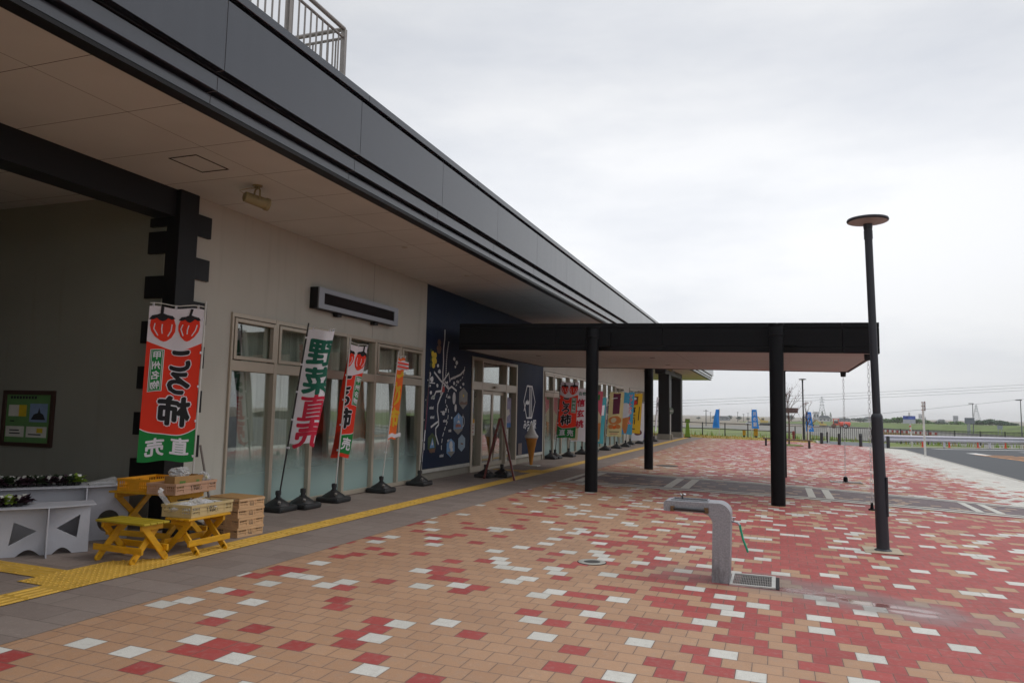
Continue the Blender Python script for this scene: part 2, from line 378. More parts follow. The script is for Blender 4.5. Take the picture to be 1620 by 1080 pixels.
M_gravel = pm('gravel_yard', '77756f', .95, var=.3, scale=.15, detail=7); M_field = pm('riverside_field', '7b7263', .95, var=.35, scale=.04, detail=8)

# ------------------------------------------------------------------ ground
def ter(x, y):
    d = g(x)-.05
    k = max(0.0, min(1.0, (y-58)/22)); k = k*k*(3-2*k)
    if x > 30: k = max(k, min(1.0, (x-30)/30)*0)
    return d*(1-k)+(-2.0)*k
xs = [-1500,-700,-350,-200,-120,-80,-50,-30,-20,-14,-9,-4,0,4,8,12,16,20,25,30,40,55,80,120,200,350,700,1500]
ys = [-300,-100,-40,-10,0,10,20,30,40,50,55,58,60,62,64,66,68,70,72,74,76,78,80,90,110,150,220,350,600,1000,1800,4500]
mb = MB(); mb.v = [(x, y, ter(x, y)) for y in ys for x in xs]; n = len(xs)
for j in range(len(ys)-1):
    for i in range(n-1):
        mb.f.append((j*n+i, j*n+i+1, (j+1)*n+i+1, (j+1)*n+i)); mb.m.append(1 if ys[j] >= 220 or xs[i] < -200 or xs[i] >= 55 else 0)
structure('ground', mb, [M_grass, M_field], smooth=True)
def sheet(mb, poly, dz, m=0):
    """flat-lying polygon split where the fall of the paving changes"""
    for lo, hi in ((-1e9, -9), (-9, 16), (16, 1e9)):
        P = poly
        for lim, sgn in ((lo, 1), (hi, -1)):
            Q = []
            for i in range(len(P)):
                a, b = P[i], P[(i+1) % len(P)]; ia = sgn*(a[0]-lim) >= 0; ib = sgn*(b[0]-lim) >= 0
                if ia: Q.append(a)
                if ia != ib:
                    k = (lim-a[0])/(b[0]-a[0]); Q.append((lim, a[1]+k*(b[1]-a[1])))
            P = Q
            if not P: break
        if len(P) >= 3: mb.flat(P, lambda a, b: (a, b, g(a)+dz), m)
    return mb
XW = -4.62                                                # edge between walkway and plaza
structure('plaza', sheet(MB(), [(XW,-6),(6.42,-6),(6.42,45.2),(5.8,47),(2.6,49.5),(2.3,50.4),(XW,50.2)], 0), M_plaza)
structure('walkway', sheet(MB(), [(-13,-6),(XW,-6),(XW,50.2),(-5.2,50.6),(-13,50.6)], .002), M_walk)
bn = lambda x: 15.72 - .0*(x+4.6) if x < .5 else 15.72-.21*(x-.5)
bf = lambda x: 19.2 - .13*(x+4.6) if x < .5 else 18.55-.36*(x-.5)
bxs = [-4.6,-3,-1,.5,2,4,6.42]
mb = MB(); sheet(mb, [(x, bn(x)) for x in bxs]+[(x, bf(x)) for x in reversed(bxs)], .004); structure('paving_band', mb, M_band)
mb = MB()
for (a, b, w) in ((bn, 1, .16), (bf, -1, .17), (lambda x: bn(x)+.30, 1, .11), (lambda x: bf(x)-.3, -1, .11)):
    for x, x2 in zip(bxs, bxs[1:]): mb.add([(x, a(x), g(x)+.008), (x2, a(x2), g(x2)+.008), (x2, a(x2)+b*w, g(x2)+.008), (x, a(x)+b*w, g(x)+.008)], [(0, 1, 2, 3)])
for x0, x1 in ((-4.58,-4.44),(-4.3,-4.1),(-2.32,-2.14),(-1.96,-1.78),(.57,.71),(.9,1.05),(3.36,3.49),(3.67,3.80)):
    sheet(mb, [(x0, bn(x0)+.44), (x1, bn(x1)+.44), (x1, bf(x1)-.44), (x0, bf(x0)-.44)], .008)
structure('paving_band_stripes', mb, M_white_strip)
# tactile paving: raised bars and domes on yellow tiles
mb = MB(); T0, T1 = -5.72, -5.42
for poly in ([(T0,-6),(T1,-6),(T1,49.8),(T0,49.8)], [(-6.02,4.55),(T0,4.55),(T0,5.75),(-6.02,5.45)], [(-12,4.72),(-6.02,4.72),(-6.02,5.02),(-12,5.02)],
             [(-6.05,17.35),(T0,17.35),(T0,18.3),(-6.05,18.3)], [(-6.85,17.6),(-6.05,17.6),(-6.05,17.9),(-6.85,17.9)]):
    sheet(mb, poly, .008)
def tbar(x0, x1, y0, y1):
    mb.add([(x0-.006,y0,g(x0)+.008),(x1+.006,y0,g(x1)+.008),(x1+.006,y1,g(x1)+.008),(x0-.006,y1,g(x0)+.008),(x0,y0+.01,g(x0)+.014),(x1,y0+.01,g(x1)+.014),(x1,y1-.01,g(x1)+.014),(x0,y1-.01,g(x0)+.014)],
           [(4,5,6,7),(0,1,5,4),(1,2,6,5),(2,3,7,6),(3,0,4,7)])
y = -6.0
while y < 49.5:
    if not (4.5 < y+.15 < 5.75 or 17.3 < y+.15 < 18.3):
        for k in range(4): xx = T0+.0375+k*.075; tbar(xx-.0125, xx+.0125, y+.012, y+.288)
    y += .3
x = -12.0
while x < -6.1:
    for k in range(4): yy = 4.72+.0375+k*.075; tbar(x+.012, x+.288, yy-.0125, yy+.0125)
    x += .3
def dome(x, y): mb.lathe([(.015, 0), (.012, .004), (.006, .0055)], (x, y, g(x)+.008), 8)
for (x0, x1, y0, y1) in ((T0-.3, T1, 4.55, 5.75), (-6.05, T1, 17.35, 18.3)):
    x = x0+.03
    while x < x1:
        y = y0+.03
        while y < y1:
            if not (x < T0 and x0 > -6.03 and y > 5.45+(x+6.02)): dome(x, y)
            y += .06
        x += .06
structure('tactile_paving', mb, M_yel)
structure('verge', sheet(MB(), [(-16,50.6),(-5.2,50.7),(XW,50.35),(2.3,50.55),(2.2,56.2),(-16,56.2)], .003), M_dgrass)
mb = MB(); sheet(mb, [(6.55,-12),(150,-30),(150,120),(60,96),(40,83),(16,58.4),(6.2,48.1),(6.55,45.2)], -.012, 0)
sheet(mb, [(2.6,49.9),(5.9,47.4),(6.1,48.6),(7.2,56),(2.5,56)], -.008, 1)
structure('road', mb, [M_asph, M_asph2])
mb = MB()
P = [(6.42,-12),(6.42,45.2),(5.8,47.02),(2.6,49.52)]
for (a, b), (c, d) in zip(P, P[1:]): mb.add([(a,b,g(a)+.006),(c,d,g(c)+.006),(c+.13,d+.04,g(c)+.006),(a+.13,b+.04,g(a)+.006),(c+.13,d+.04,g(c)-.03),(a+.13,b+.04,g(a)-.03)], [(0,3,2,1),(3,5,4,2)])
sheet(mb, [(6.0,48.2),(16,58.5),(40,83.2),(39.4,83.6),(15.4,59.0),(5.8,48.8)], .006)
sheet(mb, [(2.35,50.6),(2.5,50.6),(2.65,56),(2.5,56)], .006)
structure('kerb', mb, M_curb)
mb = MB()
for P in ([(8.6,52.0),(14,57.2),(14.3,57.05),(8.9,51.9)], [(8.4,49.2),(22,61),(22.4,60.8),(8.8,49.1)], [(9.3,44.8),(9.9,45.4),(10.2,43.2),(9.7,42.6)], [(13,50),(19,54.5),(19.3,54.3),(13.3,49.8)]):
    sheet(mb, P, -.004, 0)
for k in range(9):
    a = .9*k; sheet(mb, [(9.6+.16*a, 43.2-a), (11.2+.2*a, 43.9-a), (11.2+.2*a, 43.55-a), (9.6+.16*a, 42.85-a)], -.004, 1)
for x0, x1 in ((9.35,9.5),(11.3,11.45)): sheet(mb, [(x0,43.6),(x1,43.6),(x1+1.6,35),(x0+1.4,35)], -.004, 1)
structure('road_markings', mb, [M_line, M_orng])
# riverside yard and the levee beyond the fence
mb = MB()
mb.flat([(-60,212),(-12,205),(4,170),(14,125),(30,110),(56,100),(52,150),(44,225),(33,268),(14,333),(0,310),(-20,255),(-60,245)], lambda a, b: (a, b, -1.97)); structure('gravel_yard', mb, M_gravel)
foot = [(-20,420),(.1,388),(15.3,341),(33.7,274),(44.4,233),(50.5,189),(62,120)]
ztop = [-1.6,-.6,-.3,.0,.26,.5,.7]
mb = MB(); n = len(foot)
nrm = []
for i in range(n):
    a = Vector(foot[max(i-1,0)]); b = Vector(foot[min(i+1,n-1)]); d = (b-a).normalized(); nrm.append(Vector((-d.y, d.x)) if Vector((-d.y, d.x)).x+Vector((-d.y, d.x)).y > 0 else Vector((d.y, -d.x)))
vs = []
for i, (x, y) in enumerate(foot):
    N_ = nrm[i]
    for w, z in ((0, -2.05), (1.2, -1.75), (7, ztop[i]*.45-.9), (13, ztop[i]-.1), (15, ztop[i]), (22, ztop[i]), (40, -2.2)): vs.append((x+N_.x*w, y+N_.y*w, z))
fs = [(i*7+k, (i+1)*7+k, (i+1)*7+k+1, i*7+k+1) for i in range(n-1) for k in range(6)]
mb.add(vs, fs); structure('levee_hill', mb, M_lgrass, smooth=True)
mb = MB()
vs = []
for i, (x, y) in enumerate(foot):
    N_ = nrm[i]
    for w, z in ((-5.5, -1.97), (-5.5, -1.55), (-5.2, -1.55), (-5.2, -1.9), (-.3, -1.85), (-.3, -1.99)): vs.append((x+N_.x*w, y+N_.y*w, z))
fs = [(i*6+k, (i+1)*6+k, (i+1)*6+k+1, i*6+k+1) for i in range(1, n-1) for k in range(5)]
mb.add(vs, fs); structure('levee_road', mb, pm('levee_concrete', '8f8d88', .9, var=.2, scale=.3))
# ------------------------------------------------------------------ main building
XF = -6.95; ZS = 4.25
def film_mat():
    # frosted film that thins out upwards
    m = bpy.data.materials.new('frosted_film'); m.use_nodes = True; t = m.node_tree; p = t.nodes['Principled BSDF']; X = NX(t)
    ge = t.nodes.new('ShaderNodeNewGeometry'); sp = t.nodes.new('ShaderNodeSeparateXYZ'); t.links.new(ge.outputs['Position'], sp.inputs[0])
    p.inputs['Base Color'].default_value = (*lin('a3bcb8'), 1); p.inputs['Roughness'].default_value = .3
    t.links.new(X.ss(sp.outputs[2], .30, 1.10, .70, .0), p.inputs['Alpha']); return m
def wall_mat(name, col):
    m = pm(name, col, .85, var=.06, scale=1.1, bump=.45, bscale=90); t = m.node_tree; p = t.nodes['Principled BSDF']; X = NX(t)
    ge = t.nodes.new('ShaderNodeNewGeometry'); sp = t.nodes.new('ShaderNodeSeparateXYZ'); t.links.new(ge.outputs['Position'], sp.inputs[0]); x, y, z = sp.outputs
    run = X.noise(X.vec(X.op('MULTIPLY', x, 6.0), X.op('MULTIPLY', y, 6.0), X.op('MULTIPLY', z, .5)), 1.0, 5); cloud = X.noise(ge.outputs['Position'], 2.6, 6)
    d = X.op('ADD', X.op('MULTIPLY', X.ss(z, .05, .75, 1, 0), X.ss(cloud, .36, .66)), X.op('MULTIPLY', X.ss(run, .55, .75), .35), clamp=True)
    src = p.inputs['Base Color'].links[0].from_socket; t.links.new(X.mixc(X.op('MULTIPLY', d, .42), src, lin('6f6658')), p.inputs['Base Color']); return m
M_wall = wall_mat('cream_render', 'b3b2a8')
M_navy = pm('navy_panel', '10203a', .6, var=.10, scale=1.5, bump=.1, bscale=30, spec=.12)
M_black = pm('black_steel', '121214', .5, var=.12, scale=3, spec=.25); M_gap = pm('dark_recess', '0e0e10', .8)
M_panel = pm('grey_metal_panel', '232935', .2, var=.09, scale=1.6, stretch=(1, 7, .35)); M_panel.node_tree.nodes['Principled BSDF'].inputs['IOR'].default_value = 1.8; M_joint = pm('panel_sealant', '6f6a64', .7)
M_frame = pm('champagne_frame', 'aea494', .4, metal=.25, var=.05, scale=3); M_plinth = pm('plinth_concrete', '8d887c', .85, var=.12, scale=5, bump=.3)
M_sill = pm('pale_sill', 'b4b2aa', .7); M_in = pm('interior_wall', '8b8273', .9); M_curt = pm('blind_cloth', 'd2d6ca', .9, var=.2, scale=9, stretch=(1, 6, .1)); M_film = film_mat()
M_white = pm('white_paint', 'd6d5d0', .6, var=.04); M_galv = pm('galvanised_rail', '8b8682', .45, metal=.3)
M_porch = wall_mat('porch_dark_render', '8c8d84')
# soffit boards: fine joints on a world grid
def soffit_mat():
    m = bpy.data.materials.new('soffit_board'); m.use_nodes = True; t = m.node_tree; p = t.nodes['Principled BSDF']; X = NX(t)
    ge = t.nodes.new('ShaderNodeNewGeometry'); sp = t.nodes.new('ShaderNodeSeparateXYZ'); t.links.new(ge.outputs['Position'], sp.inputs[0])
    def ln(v, o, step, w):
        f = X.op('FRACT', X.op('DIVIDE', X.op('ADD', v, o), step)); return X.op('LESS_THAN', X.op('MULTIPLY', X.op('MINIMUM', f, X.op('SUBTRACT', 1.0, f)), step), w)
    l = X.op('MAXIMUM', ln(sp.outputs[1], .93*4-3.97+.93*100, .93, .004), ln(sp.outputs[0], 5.56+1.82*20, 1.82, .003))
    nz_ = X.noise(ge.outputs['Position'], 1.1, 5)
    c = X.mixc(X.ss(nz_, .3, .7), lin('c2c6c4'), lin('cacecc')); c = X.mixc(l, c, lin('45403c'))
    t.links.new(c, p.inputs['Base Color']); p.inputs['Roughness'].default_value = .75
    return m
M_soff = soffit_mat()
# window glass: mirror-like at grazing angles, tinted see-through otherwise
def glass_mat(name, tint, k):
    m = bpy.data.materials.new(name); m.use_nodes = True; t = m.node_tree; t.nodes.clear()
    o = t.nodes.new('ShaderNodeOutputMaterial'); gl = t.nodes.new('ShaderNodeBsdfGlossy'); tr = t.nodes.new('ShaderNodeBsdfTransparent'); mxs = t.nodes.new('ShaderNodeMixShader')
    fr = t.nodes.new('ShaderNodeLayerWeight'); fr.inputs[0].default_value = .5; X = NX(t)
    f = X.op('ADD', X.op('MULTIPLY', X.op('POWER', fr.outputs['Facing'], 4.0), k), .15, clamp=True)
    gl.inputs['Roughness'].default_value = .01; gl.inputs['Color'].default_value = (.95, .97, .96, 1); tr.inputs['Color'].default_value = (*tint, 1)
    ge = t.nodes.new('ShaderNodeNewGeometry'); n = t.nodes.new('ShaderNodeTexNoise'); n.inputs['Scale'].default_value = .8; t.links.new(ge.outputs['Position'], n.inputs['Vector'])
    b = t.nodes.new('ShaderNodeBump'); b.inputs['Strength'].default_value = .04; b.inputs['Distance'].default_value = .05; t.links.new(n.outputs['Fac'], b.inputs['Height']); t.links.new(b.outputs[0], gl.inputs['Normal'])
    t.links.new(f, mxs.inputs[0]); t.links.new(tr.outputs[0], mxs.inputs[1]); t.links.new(gl.outputs[0], mxs.inputs[2]); t.links.new(mxs.outputs[0], o.inputs[0]); MATS[name] = m
    return m
M_glass = glass_mat('window_glass', (.93, .96, .94), 1.0)

bld = thing('roadside_shop_building', (XF, 20, g(XF)), 'long low cream shop building with a deep grey panelled eave and full height windows', 'building')
part = lambda name, mb, mats, **k: mb.build(name, mats, parent=k.pop('parent', bld), **k)
T = .22
b3 = lambda y0, y1, z0, z1: part('facade_wall', MB().bx(XF-T, XF, y0, y1, z0, z1), M_wall)
for y in (11.70, 33.15): part('wall_joint', MB().bx(XF+.0004, XF+.0018, y-.004, y+.004, 2.87, ZS-.004), M_joint)
for q in ((7.003, 8.0, 0, ZS-.002), (8.0, 13.72, 2.86, ZS-.002), (13.72, 13.88, 0, ZS-.002), (22.2, 22.3, 0, ZS-.002), (22.3, 35.15, 2.88, ZS-.002), (35.15, 36.6, 0, ZS-.002), (36.6, 42.0, 2.88, ZS-.002), (42.0, 42.6, 0, ZS-.002), (-6, -.5, 0, ZS-.002)): b3(*q)
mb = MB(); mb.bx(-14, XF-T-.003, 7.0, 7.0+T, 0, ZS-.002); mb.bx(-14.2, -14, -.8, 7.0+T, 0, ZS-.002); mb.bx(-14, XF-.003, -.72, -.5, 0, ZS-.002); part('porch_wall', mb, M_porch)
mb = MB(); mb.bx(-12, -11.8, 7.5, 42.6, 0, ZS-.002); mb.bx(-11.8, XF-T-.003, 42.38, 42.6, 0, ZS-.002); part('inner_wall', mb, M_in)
mb = MB(); mb.bx(-14.2, -4.80, -6, 58.8, ZS, ZS+.06); part('soffit', mb, M_soff)
mb = MB(); mb.bx(XF-.35, XF-.02, -.5, 6.97, 3.91, ZS-.001); part('porch_beam', mb, M_black)
# the corner post with its comb of square blocks
mb = MB(); mb.bx(-7.10, -6.90, 6.95, 7.26, 0, ZS-.001); part('corner_post', mb, M_black, bevel=.004)
for k in range(7):
    z = 3.74-.56*k; mb = MB(); mb.bx(XF-.01, XF+.045, 7.262, 7.50, z, z+.275); part('post_block', mb, M_black)
for k in range(7):
    z = 4.02-.56*k if k else 3.74+.28; mb = MB(); mb.bx(-7.375-.012*k, -7.102, 6.955, 7.0, z, min(z+.275, 3.905 if k == 0 else 9)) if k else mb.bx(-7.375, -7.102, 6.955, 7.0, 3.80, 3.909)
    part('post_block', mb, M_black)
# fascia in three stepped tiers with open joints, then the coping
JY = [5.05+2.28*k for k in range(-4, 24)]; JY = [-2]+[y for y in JY if -1 < y < 58]+[58.8]
def tier(name, xo, z0, z1, mat, xi=-4.86):
    for a, b in zip(JY, JY[1:]):
        q = MB(); q.bx(xi, xo, a+.004, b-.004, z0, z1)
        if b < 58: q.bx(xi, xo-.006, b-.0039, b+.0039, z0, z1, 1)
        part(name, q, [mat, M_joint])
mb = MB(); mb.bx(-14.2, -4.875, -2, 58.78, ZS+.062, 5.33); mb.bx(-4.874, -4.70, -2, 58.78, 4.56, 5.26); part('fascia_core', mb, M_gap)
mb = MB(); mb.bx(-4.90, -4.757, -2, 58.8, ZS-.006, ZS+.030); part('eave_trim', mb, M_black)
tier('fascia_strip', -4.755, 4.285, 4.372, M_panel); tier('fascia_strip', -4.683, 4.395, 4.527, M_panel); tier('fascia_panel', -4.612, 4.575, 5.235, M_panel)
JC = [-2.9]+[7.45+3.42*k for k in range(-2, 15)]+[58.8]
for a, b in zip(JC, JC[1:]): part('coping', MB().bx(-5.25, -4.585, a+.003, b-.003, 5.275, 5.365), M_panel, bevel=.004, seg=1)
mb = MB(); mb.bx(-14.2, -5.25, -6, 58.8, 5.331, 5.36); part('roof_deck', mb, M_plinth)
# end wall fascia panels past the porch pillars
mb = MB(); mb.bx(-14.2, -4.86, 58.803, 58.83, 4.30, 5.30); part('end_fascia', mb, M_panel)
# dark porch pillars at the far end on concrete feet, with the beam over them
for y in (44.4, 50.05):
    q = MB(); q.bx(-6.62, -5.98, y-.42, y+.42, .42, 3.92).build('porch_pillar', M_black, parent=bld, bevel=.01)
    q = MB(); q.bx(-6.68, -5.92, y-.48, y+.48, 0, .42).build('pillar_foot', M_plinth, parent=bld, bevel=.01)
mb = MB(); mb.bx(-6.6, -6.0, 42.62, 50.4, 3.921, ZS-.002); part('porch_beam', mb, M_black)
# roof railing: returns inwards at its near-entrance end
RX = -5.1; RY = 7.62
rl = MB(); rl.tube([(RX, -6, 6.37), (RX, RY, 6.37)], .028, 8); rl.tube([(RX, -6, 6.25), (RX, RY, 6.25)], .018, 8); rl.tube([(RX, -6, 5.5), (RX, RY, 5.5)], .018, 8)
rl.tube([(RX, RY, 6.37), (-10, RY, 6.37)], .028, 8); rl.tube([(RX, RY, 6.25), (-10, RY, 6.25)], .018, 8); rl.tube([(RX, RY, 5.5), (-10, RY, 5.5)], .018, 8)
rail = part('roof_railing', rl, M_galv, smooth=True)
for p in [(RX, RY), (RX, 6.52), (RX, 5.2), (RX, 3.9), (RX-1.3, RY), (RX-2.6, RY)]:
    MB().bx(p[0]-.03, p[0]+.03, p[1]-.025, p[1]+.025, 5.36, 6.36).build('railing_post', M_galv, parent=rail)
mb = MB()
for k in range(60): mb.cyl((RX, RY-.115*(k+1), 5.5), (RX, RY-.115*(k+1), 6.25), .011, n=6)
for k in range(30): mb.cyl((RX-.115*(k+1), RY, 5.5), (RX-.115*(k+1), RY, 6.25), .011, n=6)
mb.build('balusters', M_galv, parent=rail)
# windows: one bay = mullioned frame with an upper sash, a tall lower pane and a strip of frosted film
def bay(y0, y1, sash):
    x0, x1 = XF-.10, XF+.035; f = MB(); w = .035; zb, zt = .115, 2.86
    f.bx(x0, x1, y0, y0+w, zb, zt); f.bx(x0, x1, y1-w, y1, zb, zt); f.bx(x0, x1-.004, y0+w, y1-w, zt-.06, zt); f.bx(x0, x1-.004, y0+w, y1-w, 2.07, 2.21); f.bx(x0, x1-.004, y0+w, y1-w, zb, zb+.07)
    if sash:
        a, b, c, d = y0+w+.012, y1-w-.012, 2.225, zt-.075
        for q in ((a, a+.05, c, d), (b-.05, b, c, d), (a+.05, b-.05, c, c+.05), (a+.05, b-.05, d-.05, d)): f.bx(XF-.02, x1+.012, *q)
    o = f.build('window', M_frame, parent=bld, bevel=.003, seg=1)
    MB().bx(XF-.045, XF-.039, y0+w, y1-w, 2.21, zt-.06).build('upper_pane', M_glass, parent=o)
    MB().bx(XF-.045, XF-.039, y0+w, y1-w, zb+.07, 2.07).build('lower_pane', M_glass, parent=o)
    MB().bx(XF-.036, XF-.035, y0+w, y1-w, zb+.07, 1.46).build('frosted_film', M_film, parent=o)
for k in range(6): bay(8.0+.9533*k, 8.0+.9533*(k+1), k in (0, 1, 4, 5))
for k in range(13): bay(22.3+.9885*k, 22.3+.9885*(k+1), k in (0, 1, 6, 7, 11, 12))
for k in range(5): bay(36.6+1.08*k, 36.6+1.08*(k+1), k < 2)
# pleated blinds behind the glass
def blind(y0, y1):
    mb = MB(); n = int((y1-y0)/.045); P = [(XF-.30+(.022 if i % 2 else -.022)*(1+.4*math.sin(i*1.7)), y0+(y1-y0)*i/n) for i in range(n+1)]
    mb.add([(a, b, .2) for a, b in P]+[(a, b, 2.84) for a, b in P], [(i, i+1, n+2+i, n+1+i) for i in range(n)]); part('window_blind', mb, M_curt)
for a, b in ((8.05, 8.30), (8.62, 10.35), (10.75, 12.0), (12.3, 13.68), (22.4, 25), (26, 29), (30.5, 34.8), (36.7, 41.8)): blind(a, b)
# plinth, navy panels either side of the entrance and over it
for a, b in ((13.88, 16.40), (19.72, 22.2)): part('plinth', MB().bx(XF-T, XF-.03, a, b, 0, .265), M_plinth)
for a, b in ((13.885, 16.395), (19.725, 22.2)): part('plinth_sill', MB().bx(XF-T, XF+.012, a, b, .268, .345), M_sill, bevel=.004)
mural = part('mural_panel', MB().bx(XF-T, XF-.002, 13.88, 16.40, .348, ZS-.002), M_navy)
embl = part('emblem_panel', MB().bx(XF-T, XF-.002, 19.72, 22.2, .348, ZS-.002), M_navy)
part('entrance_header', MB().bx(XF-T, XF-.002, 16.403, 19.717, 2.91, ZS-.002), M_navy)
on = lambda d: (lambda y, z: (XF+d, y, z))
M_wline = pm('white_sign_paint', 'cfd2d4', .6)
mb = MB(); fn = on(.0015)
RD = [[(14.81,3.37),(14.81,3.16),(14.76,2.93),(14.78,2.64),(14.76,2.42),(14.78,2.23),(14.73,2.06),(14.68,1.92)], [(14.87,2.17),(14.8,1.99),(14.66,1.85),(14.55,1.71),(14.54,1.56),(14.61,1.37),(14.62,1.27),(14.48,1.19),(14.49,1.05),(14.64,.84)],
      [(14.32,2.4),(14.68,2.22),(14.85,2.17),(15.08,2.06),(15.25,2.12),(15.53,2.03)], [(14.8,2.23),(15.07,2.42),(15.15,2.22),(15.19,2.29),(15.42,2.34),(15.74,2.42),(15.97,2.55)],
      [(14.69,2.0),(14.44,1.98),(14.35,1.87),(14.21,1.83)], [(14.61,1.34),(14.41,1.28),(14.24,1.22)]]
for q in RD: put_ribbon(mb, q, .045, fn)
def dashes(pts, on_, off_, w):
    P = [Vector(p) for p in pts]; acc = 0; draw = True; cur = [P[0]]
    for a, b in zip(P, P[1:]):
        L = (b-a).length; pos = 0
        while True:
            need = (on_ if draw else off_)-acc
            if pos+need > L: acc += L-pos; break
            pos += need; acc = 0; q = a.lerp(b, pos/L)
            if draw: put_ribbon(mb, [cur[0], q], w, fn)
            cur = [q]; draw = not draw
dashes([(15.03,3.12),(14.96,2.88),(14.93,2.67),(14.93,2.43),(14.87,2.23)], .03, .02, .045)
dashes([(14.87,2.23),(15.12,2.08),(15.0,1.92),(14.92,1.78),(14.95,1.73),(15.13,1.59),(15.08,1.35),(14.94,1.17),(14.84,1.01),(14.79,.81),(14.8,.71)], .10, .05, .03)
dashes([(15.97,2.62),(15.86,2.35),(15.6,2.22),(15.4,2.1)], .08, .05, .025); dashes([(14.05,1.96),(14.03,1.65),(13.97,1.44),(13.98,1.2),(13.96,1.0),(13.95,.62)], .14, .04, .03)
rnd = random.Random(3)
def icon(y, z, s, k=7):
    mb.flat([(y+s*(.6+.5*rnd.random())*math.cos(2*math.pi*i/k), z+.8*s*(.5+.5*rnd.random())*math.sin(2*math.pi*i/k)) for i in range(k)], fn)
for q in ((14.5,2.55,.07),(14.58,2.42,.08),(15.35,2.75,.07),(15.5,2.68,.08),(15.42,2.58,.05),(14.22,2.25,.10),(14.5,2.12,.07),(14.32,1.85,.08),(15.4,1.86,.0),(14.85,1.52,.09),(14.98,1.6,.06),(15.9,2.2,.07),(15.75,2.12,.05),(15.0,2.2,.06),(15.38,2.2,.06),(14.15,2.1,.04),(15.3,1.42,.04),(14.2,1.95,.06)):
    if q[2]: icon(*q)
mb.flat(ell(15.4, 1.86, .085, .14), fn); mb.flat(ell(15.5, 1.64, .06, .09), fn)
put_ribbon(mb, [(14.12,2.16),(14.38,2.16)], .025, fn); put_ribbon(mb, [(14.7,1.55),(15.0,1.55)], .02, fn); put_ribbon(mb, ell(15.93,1.33,.09,.12)+[(16.02,1.33)], .02, fn); put_ribbon(mb, [(15.93,1.5),(15.93,1.17)], .015, fn)
for y, z, n in ((14.15,1.6,4),(15.05,1.85,3),(14.85,1.32,4),(15.15,1.1,3),(15.1,.88,3),(14.72,.56,4),(15.3,2.3,3),(15.5,2.22,3),(14.2,1.4,4)):
    for i in range(n): mb.flat([(y+i*.05, z), (y+i*.05+.036, z), (y+i*.05+.036, z+.05+.02*(i % 2)), (y+i*.05, z+.045)], fn)
part('map_artwork', mb, M_wline, parent=mural)
mb = MB(); mb.flat([(14.74,1.98),(14.86,1.98),(14.88,2.08),(14.78,2.12)], on(.003)); put_ribbon(mb, [(14.06,2.2),(14.06,1.9)], .03, on(.003)); part('map_marker', mb, pm('sign_red', 'b0302c', .6), parent=mural)
def hexg(y, z, w, h): return [(y, z+h), (y+w, z+h*.52), (y+w, z-h*.52), (y, z-h), (y-w, z-h*.52), (y-w, z+h*.52)]
M_h1, M_h2, M_h3 = pm('photo_dusk', '77756f', .5, var=.35, scale=4), pm('photo_sky', '5d8fc0', .5, var=.3, scale=5), pm('photo_mist', '7d98ad', .5, var=.25, scale=4)
M_br, M_lem, M_gl = pm('photo_bronze', '5c3a22', .5, var=.6, scale=9), pm('lemon_yellow', 'd0b528', .5, var=.2, scale=9), pm('leaf_dark', '3c4f2c', .7, var=.5, scale=9)
M_brn = pm('photo_hall_red', '9a5a48', .6, var=.3, scale=12)
def badge(y, z, w, h, m, extra=()):
    q = MB(); q.flat(hexg(y, z, w, h), on(.004), 0); mats = [m]
    for poly, mm in extra:
        if mm not in mats: mats.append(mm)
        q.flat(poly, on(.006+.0005*len(q.v)), mats.index(mm))
    part('photo_badge', q, mats, parent=mural)
badge(15.92, 1.87, .245, .255, M_h1, [(ell(15.92,1.93,.035,.035), M_lem), ([(15.7,1.76),(15.8,1.8),(15.95,1.77),(16.1,1.81),(16.14,1.75),(16.1,1.72),(15.73,1.72)], M_br)])
badge(15.66, 1.28, .255, .25, M_h2, [([(15.42,1.16),(15.9,1.16),(15.9,1.13),(15.66,1.03),(15.42,1.13)], M_h1), ([(15.5,1.2),(15.82,1.2),(15.78,1.27),(15.54,1.27)], M_brn), ([(15.56,1.3),(15.76,1.3),(15.66,1.37)], M_wline), ([(15.63,1.4),(15.69,1.4),(15.68,1.48),(15.64,1.48)], M_wline)])
badge(15.89, .83, .20, .20, M_h3, [([(15.82,.84),(15.98,.82),(15.96,.79),(15.84,.8)], M_br)])
badge(15.28, .74, .215, .21, M_h2, [(ell(15.28,.80,.09,.10,9), M_wline), (ell(15.31,.70,.07,.06,8), M_wline), ([(15.07,.66),(15.49,.66),(15.28,.54)], M_h1)])
badge(14.31, .88, .20, .22, M_gl, [([(14.20,.78),(14.43,.78),(14.36,.93),(14.32,1.0),(14.28,.93)], M_h2), ([(14.27,.84),(14.36,.84),(14.32,.95)], M_wline), ([(14.15,.76),(14.47,.76),(14.44,.68),(14.2,.68)], M_br)])
q = MB()
for i in range(9): q.flat(ell(14.27+rnd.uniform(-.13,.13), 2.67+rnd.uniform(-.17,.17), .07, .05, 8, rnd.random()*3), on(.003+.0004*i), 1)
for dy, dz in ((-.05,.11),(.07,.09),(-.02,-.01),(.08,-.03),(0,-.13)): q.flat(ell(14.27+dy, 2.67+dz, .075, .065, 10), on(.008+.001*dy), 0)
part('fruit_picture', q, [M_lem, M_gl], parent=mural)
q = MB(); q.flat(ell(14.53,3.06,.085,.07), on(.003)); q.flat(ell(14.53,2.93,.12,.07), on(.0035)); q.flat(ell(14.53,2.86,.09,.05), on(.004)); part('statue_picture', q, M_br, parent=mural)
